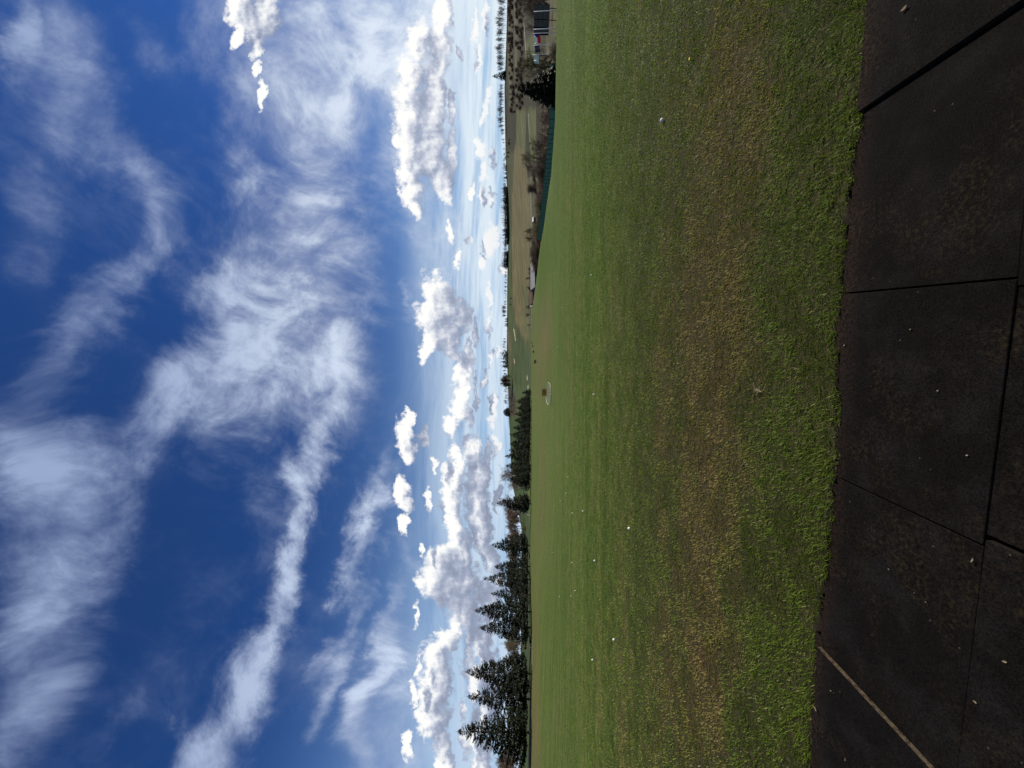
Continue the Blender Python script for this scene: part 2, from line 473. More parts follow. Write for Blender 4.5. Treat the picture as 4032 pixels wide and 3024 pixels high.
ug = np.concatenate([-np.geomspace(1.34, 60, 26)[::-1], np.linspace(-1.3, 1.3, 760), np.geomspace(1.34, 60, 26)])
yg = np.concatenate([np.geomspace(0.3, 1.5, 40)[:-1], np.geomspace(1.5, 40, 260)[:-1], np.geomspace(40, 900, 420)[:-1], np.geomspace(900, 1700, 12)])
UU, YY = np.meshgrid(ug, yg)
XX = UU * YY
ZZ = ground(XX, YY)
gco = np.stack([XX, YY, ZZ], -1).reshape(-1, 3)
nr, nc = UU.shape
idx = np.arange(nr * nc).reshape(nr, nc)
gf = np.stack([idx[:-1, :-1], idx[:-1, 1:], idx[1:, 1:], idx[1:, :-1]], -1).reshape(-1, 4)
# the flat ground behind the camera
b0 = len(gco)
gco = np.concatenate([gco, np.array([(-400, -400, -0.06), (400, -400, -0.06), (400, 0.31, -0.06), (-400, 0.31, -0.06)])])
GPX, GPY = proj(gco[:, 0], np.maximum(gco[:, 1], 0.3), gco[:, 2])
X_, Y_ = gco[:, 0], gco[:, 1]
far = Y_ > 60
gcol = np.empty((len(gco), 3)); gcol[:] = (0.050, 0.062, 0.022)
turf = np.ones(len(gco))
def zone(mask, c, t=0.0):
    gcol[mask] = c; turf[mask] = t
u_ = X_ / np.maximum(Y_, 0.3)
y0_ = np.interp(u_, HU, HY0)
bank = X_ > edge_x(Y_) + 1.0
zone(bank, (0.062, 0.058, 0.026))
hill = Y_ > y0_
zone(hill, (0.060, 0.062, 0.028))
right_hill = hill & (GPY < 700)
zone(right_hill, (0.026, 0.025, 0.012))
# green meadow strips and pastures on the right hillside
for poly, c in (
    ([(2068, 170), (2110, 120), (2110, 260), (2070, 260)], (0.060, 0.068, 0.028)),
    ([(2000, 60), (2012, 60), (2016, 440), (2004, 440)], (0.060, 0.060, 0.032)),
    ([(2024, 0), (2036, 0), (2038, 400), (2028, 400)], (0.058, 0.058, 0.030)),
    ([(2034, 430), (2072, 430), (2064, 720), (2030, 700)], (0.075, 0.080, 0.034)),
    ([(2030, 560), (2064, 600), (2085, 760), (2070, 980), (2040, 980), (2012, 720)], (0.108, 0.090, 0.042)),
    ([(2076, 430), (2110, 430), (2112, 640), (2090, 640)], (0.068, 0.074, 0.030)),
    ([(1990, 600), (2024, 600), (2016, 820), (2000, 820)], (0.052, 0.058, 0.026)),
    ([(1996, 780), (2016, 780), (2017, 1110), (2019, 1230), (2026, 1320), (1990, 1320), (1990, 900)], (0.052, 0.066, 0.028)),
    ([(2016, 760), (2086, 760), (2086, 1000), (2082, 1150), (2068, 1320), (2052, 1330), (2030, 1270), (2019, 1190), (2017, 1040)], (0.112, 0.094, 0.044)),
    ([(2019, 1230), (2036, 1290), (2062, 1340), (2090, 1380), (2090, 1700), (2030, 1600), (2004, 1540), (1996, 1400), (2012, 1300)], (0.050, 0.066, 0.027)),
    ([(2002, 1290), (2010, 1330), (2016, 1420), (2018, 1442), (2010, 1444), (2004, 1380), (1994, 1330)], (0.085, 0.080, 0.045)),
    ([(2004, 1520), (2030, 1560), (2032, 1640), (2008, 1640)], (0.035, 0.030, 0.020)),
    ([(2052, 1120), (2075, 1120), (2086, 1330), (2066, 1340), (2054, 1300)], (0.090, 0.088, 0.040)),
    ([(2088, 960), (2091, 960), (2095, 1300), (2093, 1300)], (0.15, 0.14, 0.10)),
    ([(2062, 90), (2064, 90), (2074, 250), (2072, 250)], (0.20, 0.19, 0.15)),
    ([(2079, 450), (2081, 450), (2087, 560), (2085, 560)], (0.20, 0.19, 0.16)),
    ([(2088, 680), (2090, 680), (2093, 930), (2091, 930)], (0.18, 0.17, 0.14)),
    # sand bunkers
    ([(2021, 1293), (2025, 1296), (2031, 1340), (2029, 1344), (2026, 1325)], (0.36, 0.30, 0.19)),
    ([(2022, 1411), (2026, 1414), (2028, 1430), (2025, 1432)], (0.30, 0.23, 0.15)),
    ([(2075, 1478), (2077, 1480), (2077.5, 1497), (2074, 1496)], (0.36, 0.28, 0.18)),
    ([(2078, 1515), (2080, 1515), (2080, 1533), (2078, 1533)], (0.38, 0.33, 0.23)),
):
    w = np.zeros(len(gco))
    for k in range(7):
        jx = GPX + 1.3 * np.sin(X_ * 0.05 + k * 2.1) + 1.1 * np.sin(X_ * 0.13 + Y_ * 0.03 + k) + 0.7 * np.cos(k * 2.4)
        jy = GPY + 9 * np.sin(Y_ * 0.06 + k * 1.3) + 5 * np.sin(Y_ * 0.17 + k) + 4 * np.sin(k * 2.4)
        w += in_poly(jx, jy, poly) if c[0] < 0.2 else in_poly(GPX, GPY, poly)
    w = (w / 7 * (far & (Y_ > 100)))[:, None]
    gcol = gcol * (1 - w) + np.array(c) * w
    turf[w[:, 0] > 0.01] = 0
left_hill = hill & (GPY > 1640)
zone(left_hill, (0.038, 0.056, 0.020))
# tan worn line along the far left edge of the range, and the spruces' shade behind it painted as darker grass
row_y = np.interp(GPY, [1546, 1582, 1715, 1830, 1984, 2145, 2280, 2410, 2650, 2890, 3300], [350, 330, 230, 175, 130, 115, 95, 80, 68, 60, 50])
inrow = (GPY > 1600) & (np.abs(Y_ - row_y * 0.97) < row_y * 0.018)
zone(inrow, (0.125, 0.098, 0.055), 0.4)
strip = (GPY > 1600) & (Y_ > row_y * 1.0) & (Y_ < row_y * 1.22)
zone(strip, (0.034, 0.045, 0.018), 0.2)
# worn brownish areas of the range
brown = np.zeros(len(gco))
def blot(cx, cy, rx, ry, k):
    global brown
    brown = brown + k * np.exp(-((GPX - cx) / rx) ** 2 - ((GPY - cy) / ry) ** 2)
for a in ((2900, 1500, 170, 1600, 0.85), (2720, 1900, 130, 1300, 0.55), (2760, 2700, 130, 500, 0.4), (2960, 300, 170, 500, 0.25), (2300, 450, 50, 400, 0.2), (2250, 700, 40, 420, 0.3),
          (2150, 1300, 30, 170, 0.75), (2120, 1480, 22, 150, 0.45), (2135, 1900, 25, 300, 0.45), (2105, 2950, 22, 250, 0.8), (2110, 2450, 16, 350, 0.55),
          (2600, 2700, 60, 250, 0.3), (2330, 2500, 40, 300, 0.2), (2440, 1200, 120, 400, 0.12)):
    blot(*a)
# the fringe right behind the mats was never walked on and stays lush
lush = np.exp(-np.maximum(0, (Y_ - front(X_) - 0.30)) / 0.30) * (Y_ > 1)
lush += 0.6 * np.exp(-((GPX - 2400) / 150) ** 2 - ((GPY - 400) / 700) ** 2) + 0.5 * np.exp(-((GPX - 2200) / 40) ** 2 - ((GPY - 100) / 900) ** 2) + 0.6 * np.exp(-((GPX - 2135) / 22) ** 2 - ((GPY - 980) / 160) ** 2)
zone(Y_ < front(X_) + 0.03, (0.030, 0.022, 0.015))
turf[(Y_ < 1.2) | (np.abs(u_) > 30)] = 0
gme = mesh_np('ground', gco, [gf, np.array([[b0, b0 + 1, b0 + 2, b0 + 3]])], None, smooth=True)
attr(gme, 'tint', np.concatenate([gcol, np.ones((len(gcol), 1))], 1), 'FLOAT_COLOR')
attr(gme, 'turf', turf); attr(gme, 'brown', np.clip(brown, 0, 1.2)); attr(gme, 'lush', np.clip(lush, 0, 1.2))

def turf_colour(n, pos, brown, lush, blade):
    """mown turf: lush green, dry khaki and bare reddish soil, in patches of every size"""
    big = n.noise(n.v('MULTIPLY', pos, (0.55, 1.0, 1)), 0.42, 4, 0.6)
    mid = n.noise(n.v('MULTIPLY', pos, (0.7, 1.0, 1)), 3.1, 5, 0.62)
    fine = n.noise(pos, 21.0, 4, 0.65)
    tiny = n.noise(pos, 130.0, 3, 0.7)
    dry = n.m('ADD', n.m('MULTIPLY', brown, 0.62), n.m('MULTIPLY', n.m('SUBTRACT', big, 0.5), 1.0))
    dry = n.m('ADD', dry, n.m('MULTIPLY', n.m('SUBTRACT', mid, 0.5), 1.7))
    dry = n.m('ADD', dry, n.m('MULTIPLY', n.m('SUBTRACT', fine, 0.5), 1.2))
    dry = n.m('SUBTRACT', dry, n.m('MULTIPLY', lush, 0.75))
    d = n.smooth(dry, -0.15, 0.85)
    # long faint streaks left by mowing and rolling across the range
    st = n.noise(n.v('MULTIPLY', pos, (0.10, 1.0, 1.0)), 1.1, 6, 0.68)
    st2 = n.noise(n.v('MULTIPLY', pos, (0.22, 1.0, 1.0)), 5.0, 5, 0.7)
    dry = n.m('ADD', dry, n.m('ADD', n.m('MULTIPLY', n.m('SUBTRACT', st, 0.5), 1.5), n.m('MULTIPLY', n.m('SUBTRACT', st2, 0.5), 0.9)))
    d = n.smooth(dry, -0.15, 0.85)
    g = n.mix(n.smooth(mid, 0.3, 0.7), (0.046, 0.078, 0.010), (0.074, 0.106, 0.022))
    g = n.mix(n.smooth(st, 0.35, 0.65), n.v('SCALE', g, scale=0.84), n.v('SCALE', g, scale=1.16))
    g = n.mix(n.m('MULTIPLY', lush, 0.8, clamp=True), g, n.mix(fine, (0.030, 0.052, 0.004), (0.050, 0.074, 0.008)))
    k = n.mix(n.smooth(fine, 0.3, 0.7), (0.086, 0.070, 0.028), (0.126, 0.098, 0.048))
    c = n.mix(d, g, k)
    soil = n.smooth(n.m('ADD', dry, n.m('MULTIPLY', n.m('SUBTRACT', tiny, 0.5), 0.6)), 0.85, 1.15)
    c = n.mix(n.m('MULTIPLY', soil, 0.35 if blade else 0.9), c, (0.180, 0.098, 0.062))
    return c, tiny, fine, mid

mg, n, out = material('turf_and_fields')
pos = n.node('ShaderNodeNewGeometry').outputs['Position']
A = lambda nm, s='Fac': n.node('ShaderNodeAttribute', attribute_name=nm).outputs[s]
tc_, tiny, fine, mid = turf_colour(n, pos, A('brown'), A('lush'), False)
# fine mottling keeps the mown surface lively further out
spk = n.noise(n.v('MULTIPLY', pos, (0.5, 1.0, 1.0)), 9.0, 8, 0.75)
tc2 = n.mix(n.smooth(spk, 0.25, 0.75), n.v('SCALE', tc_, scale=0.55), n.v('SCALE', tc_, scale=1.35))
# field colours with streaks of tillage and growth
fn = n.noise(n.v('MULTIPLY', pos, (0.025, 0.12, 0.12)), 1.0, 8, 0.65)
fn2 = n.noise(pos, 0.35, 6, 0.7)
fcol = n.mix(n.smooth(fn, 0.3, 0.7), n.v('SCALE', A('tint', 'Color'), scale=0.62), n.v('SCALE', A('tint', 'Color'), scale=1.38))
fcol = n.mix(n.smooth(fn2, 0.35, 0.7, 0.0, 0.5), fcol, n.v('MULTIPLY', fcol, (0.55, 0.62, 0.6)))
# close to the mats the blades stand in dark thatch
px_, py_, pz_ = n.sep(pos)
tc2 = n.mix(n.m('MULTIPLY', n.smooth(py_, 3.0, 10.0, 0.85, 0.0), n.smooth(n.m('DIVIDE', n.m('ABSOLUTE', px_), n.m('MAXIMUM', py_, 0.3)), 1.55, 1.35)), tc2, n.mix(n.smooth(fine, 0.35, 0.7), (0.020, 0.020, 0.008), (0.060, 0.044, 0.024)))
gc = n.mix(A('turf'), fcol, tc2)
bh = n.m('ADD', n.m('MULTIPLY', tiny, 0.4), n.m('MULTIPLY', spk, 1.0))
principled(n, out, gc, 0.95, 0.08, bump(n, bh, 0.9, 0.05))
gme.materials.append(mg)
tag(obj('ground', gme), kind='structure')
# ---------------------------------------------------------------- turf blades close to the mats
def turf_blades():
    N = 880000
    r = np.random.default_rng(3)
    # density falls with the square of the distance
    y = 1.45 * (34.0 / 1.45) ** r.random(N)
    x = (r.random(N) * 2 - 1) * 1.5 * y
    f = front(x)
    ragged = 0.010 * np.sin(x * 9.1) + 0.008 * np.sin(x * 23.7 + 1) + 0.006 * np.sin(x * 61 + 2) + 0.008 * np.sin(x * 3.3)
    keep = (y > f + 0.001 + 1.4 * ragged) & (r.random(N) < np.clip((34 - y) / 26, 0, 1) ** 1.3)
    # tufts and thin places: the sward is never even
    cl = np.sin(x * 31 + np.sin(y * 27) * 2.2) * np.sin(y * 37 + np.sin(x * 21) * 2.2) + 0.7 * np.sin(x * 11 + np.sin(y * 9) * 2) * np.sin(y * 13 + np.sin(x * 7) * 2)
    keep &= r.random(N) < np.clip(0.80 + 0.45 * cl, 0.18, 1)
    x, y, f = x[keep], y[keep], f[keep]
    N = len(x)
    z = ground(x, np.maximum(y, f + 0.001))
    tuft = np.sin(x * 17 + np.sin(y * 23) * 2) * np.sin(y * 19 + np.sin(x * 13) * 2)
    L = (0.012 + 0.018 * r.random(N) ** 1.6 + 0.006 * tuft) * (0.9 + 0.1 * y ** 0.5)
    L *= np.where(r.random(N) < 0.03, 1.6, 1.0)
    L *= np.interp(y, [6, 12, 34], [1.0, 0.85, 0.5])
    edge = np.exp(-(y - f) / 0.10)
    L *= 1 + 0.15 * edge
    wd = (0.00095 + 0.0010 * r.random(N)) * np.maximum(1, y / 2.0) ** 0.9
    th = r.random(N) * 2 * pi * 0.72 + 2.2 * np.sin(x * 5.1 + np.sin(y * 4.3) * 1.7) + 1.6 * np.sin(y * 6.7 + np.sin(x * 8.9))
    lean = 0.35 + 0.95 * r.random(N) ** 0.8
    hx, hy = np.cos(th), np.sin(th)
    # those at the edge hang out over the mats
    hy = np.where((edge > 0.55) & (r.random(N) < 0.6), -np.abs(hy), hy)
    sx, sy = -hy, hx
    P = []
    base = np.stack([x, y, z - 0.004], -1)
    side = np.stack([sx, sy, 0 * sx], -1)
    l1, l2 = lean * 0.55, lean * 1.25
    d1 = np.stack([hx * np.sin(l1), hy * np.sin(l1), np.cos(l1)], -1)
    d2 = np.stack([hx * np.sin(l2), hy * np.sin(l2), np.maximum(np.cos(l2), -0.1)], -1)
    m_ = base + d1 * (L * 0.55)[:, None]
    t_ = m_ + d2 * (L * 0.55)[:, None]
    w = wd[:, None]
    co = np.stack([base - side * w, base + side * w, m_ - side * w * 0.85, m_ + side * w * 0.85, t_], 1).reshape(-1, 3)
    b = (np.arange(N) * 5)[:, None]
    q = b + np.array([[0, 1, 3, 2]]); t = b + np.array([[2, 3, 4]])
    me = mesh_np('grass', co, [q, t], None)
    gpx, gpy = proj(x, y, z)
    br = 0 * x
    for a in ((2900, 1500, 170, 1600, 0.85), (2720, 1900, 130, 1300, 0.55), (2760, 2700, 130, 500, 0.4), (2960, 300, 170, 500, 0.25), (2600, 2700, 60, 250, 0.3), (2440, 1200, 120, 400, 0.12)):
        br += a[4] * np.exp(-((gpx - a[0]) / a[2]) ** 2 - ((gpy - a[1]) / a[3]) ** 2)
    lu = np.exp(-np.maximum(0, y - f - 0.30) / 0.30) + 0.6 * np.exp(-((gpx - 2400) / 150) ** 2 - ((gpy - 400) / 700) ** 2)
    rep = lambda a: np.repeat(a, 5)
    attr(me, 'brown', rep(np.clip(br, 0, 1.2))); attr(me, 'lush', rep(np.clip(lu, 0, 1.2)))
    attr(me, 'own', rep(r.random(N)))
    attr(me, 'up', np.tile(np.array([0, 0, 0.55, 0.55, 1.0]), N))
    return me
mb, n, out = material('grass_blades')
pos = n.node('ShaderNodeNewGeometry').outputs['Position']
c, tiny, fine, mid = turf_colour(n, pos, A('brown'), A('lush'), True)
own = A('own')
c = n.mix(n.smooth(own, 0.0, 1.0), n.v('MULTIPLY', c, (0.98, 1.0, 0.62)), n.v('MULTIPLY', c, (2.2, 2.1, 1.45)))
straw = n.m('GREATER_THAN', own, 0.955)
c = n.mix(n.m('MULTIPLY', straw, 0.75), c, (0.25, 0.205, 0.11))
df = n.node('ShaderNodeBsdfPrincipled'); n.put(df.inputs['Base Color'], c); n.put(df.inputs['Roughness'], 0.5); n.put(df.inputs['Specular IOR Level'], 0.10)
tr = n.node('ShaderNodeBsdfTranslucent'); n.put(tr.inputs[0], n.v('MULTIPLY', c, (1.2, 1.25, 0.7)))
mx = n.node('ShaderNodeMixShader'); mx.inputs[0].default_value = 0.36
n.l.new(df.outputs[0], mx.inputs[1]); n.l.new(tr.outputs[0], mx.inputs[2]); n.l.new(mx.outputs[0], out.inputs[0])
tb = turf_blades(); tb.materials.append(mb)
tag(obj('grass', tb), 'short mown grass blades in front of the black rubber mats', 'grass', kind='stuff')

# ---------------------------------------------------------------- rubber mats
def rubber(nm, rim_col):
  mt, n, out = material(nm)
  tcn = n.node('ShaderNodeTexCoord')
  op = tcn.outputs['Object']; wp = n.node('ShaderNodeNewGeometry').outputs['Position']
  g1 = n.noise(wp, 150.0, 4, 0.8); g2 = n.noise(wp, 60.0, 5, 0.75); g3 = n.noise(wp, 5.0, 6, 0.62); g4 = n.noise(wp, 2.3, 5, 0.65)
  base_c = n.mix(n.smooth(g1, 0.36, 0.66), (0.0003, 0.0002, 0.0001), (0.0066, 0.0052, 0.0042))
  base_c = n.mix(n.smooth(g3, 0.42, 0.72, 0.0, 0.75), base_c, n.mix(n.smooth(g1, 0.34, 0.66), (0.0026, 0.0023, 0.0021), (0.0145, 0.0132, 0.0126)))
  # trodden-in soil: reddish along the turf, greenish-brown patches elsewhere
  wx, wy, wz = n.sep(wp)
  dist = n.m('SUBTRACT', n.m('ADD', FRONT_A, n.m('MULTIPLY', wx, FRONT_B)), wy)
  dn_ = n.m('ADD', dist, n.m('MULTIPLY', n.m('SUBTRACT', g3, 0.5), 0.16))
  dust = n.m('MULTIPLY', n.smooth(dn_, 0.13, -0.02), n.smooth(g2, 0.36, 0.66))
  base_c = n.mix(n.m('MULTIPLY', dust, 0.85), base_c, (0.026, 0.015, 0.011))
  pat = n.m('MULTIPLY', n.smooth(g4, 0.47, 0.62), n.smooth(g2, 0.45, 0.72))
  base_c = n.mix(n.m('MULTIPLY', pat, 0.75), base_c, (0.032, 0.023, 0.011))
  # crumbs of grit
  vo = n.node('ShaderNodeTexVoronoi'); n.put(vo.inputs['Vector'], wp); vo.inputs['Scale'].default_value = 55.0
  cell = n.sep(vo.outputs['Color'])[0]
  cr = n.m('MULTIPLY', n.m('LESS_THAN', vo.outputs['Distance'], 0.16), n.m('GREATER_THAN', cell, 0.982))
  base_c = n.mix(n.m('MULTIPLY', cr, 0.7), base_c, (0.10, 0.08, 0.055))
  nz_ = n.sep(n.node('ShaderNodeNewGeometry').outputs['Normal'])[2]
  # rim colour set per mat; the pale one paints in sunlight on the edge
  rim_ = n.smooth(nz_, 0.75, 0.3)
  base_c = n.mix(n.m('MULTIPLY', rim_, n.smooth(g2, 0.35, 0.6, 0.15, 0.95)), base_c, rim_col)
  principled(n, out, base_c, 0.9, 0.06, bump(n, n.m('ADD', n.m('MULTIPLY', g1, 0.7), n.m('MULTIPLY', g2, 0.6)), 1.0, 0.008))
  return mt
mr = rubber('black_rubber', (0.012, 0.010, 0.008))
mr_sunlit_rim = rubber('black_rubber_painted_sunlit_rim', (0.080, 0.061, 0.040))  # pale rim colour stands in for sun on the raised edge

def mat_slab(name, quad, z, th=0.045, label='', tilt=0.0, mat=None):
    """a mat from its four corners (front left, front right, back right, back left), subdivided and softly bevelled"""
    c = sum((Vector((p[0], p[1], 0)) for p in quad), Vector()) / 4
    me = bpy.data.meshes.new(name)
    b = bmesh.new()
    top = [b.verts.new((p[0] - c.x, p[1] - c.y, 0.0)) for p in quad]
    bot = [b.verts.new((p[0] - c.x, p[1] - c.y, -th)) for p in quad]
    b.faces.new(top[::-1]); b.faces.new(bot)
    for i in range(4): b.faces.new((top[i], top[(i + 1) % 4], bot[(i + 1) % 4], bot[i]))
    bmesh.ops.recalc_face_normals(b, faces=b.faces[:])
    bmesh.ops.bevel(b, geom=[e for e in b.edges], offset=0.003, segments=3, affect='EDGES', profile=0.5)
    b.to_mesh(me); b.free(); me.materials.append(mat or mr)
    me.polygons.foreach_set('use_smooth', [False] * len(me.polygons))
    o = obj(name, me, None, (c.x, c.y, z)); o.rotation_euler = (0, tilt, 0)
    return tag(o, label, 'mat', 'black rubber mats under the hitting bay')

def G(ix, iy, h=0.0):
    """point on the mat surface under a spot of the 4032 px photograph"""
    r = ray(ix, iy); k = (1.55 - h) / -r.z
    return (r.x * k, k)
def lerp(a, b, t): return tuple(a[i] + (b[i] - a[i]) * t for i in range(2))
def shrink(q, g=0.003):
    cx = sum(p[0] for p in q) / 4; cy = sum(p[1] for p in q) / 4
    out_ = []
    for p in q:
        d = Vector((p[0] - cx, p[1] - cy)); l = d.length
        d *= (l - g * 1.4) / l
        out_.append((cx + d.x, cy + d.y))
    return out_
F = lambda x: (x, float(front(x)))
p2f, p3f, p4f, p5f = F(1.254), F(0.442), F(-0.462), F(-1.385)
p2b, p3b, p4b, p5b = G(4032 + 30, -10), G(3998, 1092), G(3874, 2151), G(3770, 3060)
p2b = (1.180, 1.165); p3b = (0.334, 1.222); p4b = (-0.549, 1.310); p5b = (-1.472, 1.395)
p1f = F(2.13); p1b = (2.04, 1.09)
p6f = F(-2.31); p6b = (-2.40, 1.48)
mat_slab('rubber_mat', shrink([p2f, p1f, p1b, p2b], 0.004), 0.016, label='slightly raised black rubber mat at the right end, a dark slot along its left side')
mat_slab('rubber_mat', shrink([lerp(p3f, p2f, 0.0), lerp(p3f, p2f, 1.0), lerp(p3b, p2b, 0.990), lerp(p3b, p2b, 0.0)]), 0.0, label='clean black rubber mat between the wide dark slot and the next seam')
mat_slab('rubber_mat', shrink([p4f, p3f, p3b, p4b]), 0.002, label='black rubber mat in the middle of the front row with brown soil stains')
mat_slab('rubber_mat', shrink([p5f, p4f, p4b, p5b]), -0.003, label='black rubber mat beside the pale raised edge of its left neighbour')
mat_slab('rubber_mat', shrink([p6f, p5f, p5b, p6b], 0.003), 0.008, tilt=-0.008, mat=mr_sunlit_rim, label='raised black rubber mat at the left end with a pale lit edge')
dv = (-0.105, -0.70)
def down(p, k=1.0): return (p[0] + dv[0] * k, p[1] + dv[1] * k)
up_ = lambda p: (p[0], p[1] + 0.003)
s0 = lerp(p2b, p1b, 0.15); s1 = lerp(p3b, p2b, -0.03); s2 = lerp(p4b, p3b, 0.045); s3 = lerp(p5b, p4b, -0.1); s4 = lerp(p6b, p5b, -0.2)
mat_slab('rubber_mat', shrink([up_(s2), up_(s1), down(s1), down(s2)], 0.002), -0.004, label='mossy black rubber mat in the row nearest the camera, middle one')
mat_slab('rubber_mat', shrink([up_(s1), up_(s0), down(s0), down(s1)], 0.001), 0.0, label='black rubber mat in the row nearest the camera, at the right')
mat_slab('rubber_mat', shrink([up_(s3), (s2[0] - 0.008, s2[1] + 0.001), down(s2), down(s3)], 0.006), 0.004, label='black rubber mat in the row nearest the camera, at the left')

# ---------------------------------------------------------------- crumbs on the mats
mleaf = simple('dry_leaf', (0.14, 0.11, 0.07), 0.8, 0.2, 0.3, 60)
mpale = simple('pale_chip', (0.24, 0.21, 0.155), 0.8, 0.2, 0.2, 60)
def flake(w, l, curl):
    b = MB(); k = 5; vs = []; fs = []
    for i in range(k):
        t = i / (k - 1); ww = w * sin(pi * (0.12 + 0.8 * t)) * 0.5
        zc_ = curl * (2 * t - 1) ** 2
        vs += [(-ww, (t - 0.5) * l, zc_ + 0.0015), (0, (t - 0.5) * l, zc_), (ww, (t - 0.5) * l, zc_ + 0.002)]
    for i in range(k - 1):
        for j in range(2): a = i * 3 + j; fs.append((a, a + 1, a + 4, a + 3))
    nv = len(vs); vs += [(x, y, z - 0.0012) for x, y, z in vs]
    fs += [tuple(nv + i for i in reversed(f)) for f in fs]
    b.add(vs, fs); return b
chips = [(3564, 32, .016, .034, 'tan dry leaf lying flat on the right mat near the turf'), (3836, 2205, .006, .026, 'pale curved straw end beside the corner where four mats meet'),
         (3213, 2790, .014, .030, 'dry leaf near the turf on the raised left mat'), (3330, 1358, .010, .016, 'small tan chip at the turf edge of the middle mat'),
         (3590, 1296, .010, .010, 'reddish crumb on the soil stained middle mat'), (3699, 1538, .007, .009, 'tiny white chip in the open middle of the middle mat'),
         (3815, 1792, .008, .009, 'tiny pale chip near the back of the middle mat'), (3823, 2763, .010, .014, 'pale seed beside the seam at the left'),
         (3505, 2240, .007, .007, 'yellowish crumb in the middle of the mat next to the raised edge'), (3651, 2370, .007, .008, 'yellowish crumb near the back of the mat next to the raised edge'),
         (3939, 2605, .010, .018, 'brown bark chip on the nearest left mat'), (3332, 2990, .006, .022, 'thin straw end at the far left of the raised mat'),
         (3275, 2720, .006, .012, 'small pale seed below the brown stain of the raised mat')]
for i, (ix, iy, w_, l_, lab) in enumerate(chips):
    gx, gy = G(ix, iy, 0.02 if (iy > 2500 or iy < 450) else 0.0)
    zt = 0.0235 if (iy > 2560 and ix < 3700) or iy < 440 else 0.005
    me = flake(w_ * 0.75, l_ * 0.75, 0.002).mesh('dry_leaf', mpale if i in (1, 5, 6) else mleaf)
    o = obj('dry_leaf', me, None, (gx, gy, zt)); o.rotation_euler = (0.0, 0.1, i * 1.3)
    tag(o, lab, 'debris', 'bits of litter on the rubber mats')

# ---------------------------------------------------------------- little things lying in the turf
mstraw = simple('bleached_straw', (0.24, 0.19, 0.11), 0.7, 0.2, 0.25, 40)
def on_turf(ix, iy):
    y_ = depth_for(ix, iy, 1.9, 30); x_ = ray(2070, iy).x * y_
    return x_, y_, gz(x_, y_)
x_, y_, z_ = on_turf(2994, 1535)
rr = random.Random(12); b = MB()
for k in range(11):
    a = rr.uniform(0, 6.28); l = rr.uniform(0.02, 0.055); p = Vector((rr.uniform(-.012, .012), rr.uniform(-.03, .02), 0.018)); b_ = rr.uniform(-0.8, 0.8)
    b.tube([p + Vector((cos(a + b_ * t) * l * t, sin(a + b_ * t) * l * t, 0.012 * sin(3 * t))) for t in (0, 0.33, 0.66, 1)], [0.0011, 0.0010, 0.0009, 0.0004], 5)
b.tube([(0, -0.01, 0.02), (-0.012, -0.045, 0.024), (0.006, -0.075, 0.022), (0.040, -0.085, 0.018)], [0.0022, 0.002, 0.0018, 0.0006], 6)
tag(obj('straw_tuft', b.mesh('straw_tuft', mstraw), None, (x_, y_, z_)), 'torn up tuft of bleached straw with one curved strand in the near turf', 'plant litter')
x_, y_, z_ = on_turf(2731, 253)
t = empty('yellow_flower', (x_, y_, z_)); tag(t, 'small yellow flower head standing in the turf beyond the right mats', 'flower')
b = MB(); b.tube([(0, 0, 0), (0.004, 0, 0.03)], 0.0015, 5); obj('stem', b.mesh('stem', simple('flower_stem', (0.06, 0.10, 0.02), 0.6)), t)
b = MB()
for k in range(16):
    a = 2 * pi * k / 16; d = Vector((cos(a), sin(a), 0.25)); s_ = Vector((-sin(a), cos(a), 0)); c0 = Vector((0.004, 0, 0.03))
    b.add([c0, c0 + d * 0.008 + s_ * 0.0022, c0 + d * 0.014, c0 + d * 0.008 - s_ * 0.0022], [(0, 1, 2, 3)])
obj('petals', b.mesh('petals', simple('petal_yellow', (0.70, 0.48, 0.03), 0.6)), t)
x_, y_, z_ = on_turf(2389, 898)
b = MB(); b.tube([(0, 0, 0.012), (0.030, 0.012, 0.022), (0.050, 0.02, 0.026), (0.054, 0.0215, 0.027)], [0.0018, 0.0024, 0.0032, 0.0055], 8)
tag(obj('golf_tee', b.mesh('golf_tee', simple('tee_orange', (0.55, 0.16, 0.02), 0.5)), None, (x_, y_, z_)), 'small orange golf tee lying in the turf at mid distance on the right', 'golf tee')

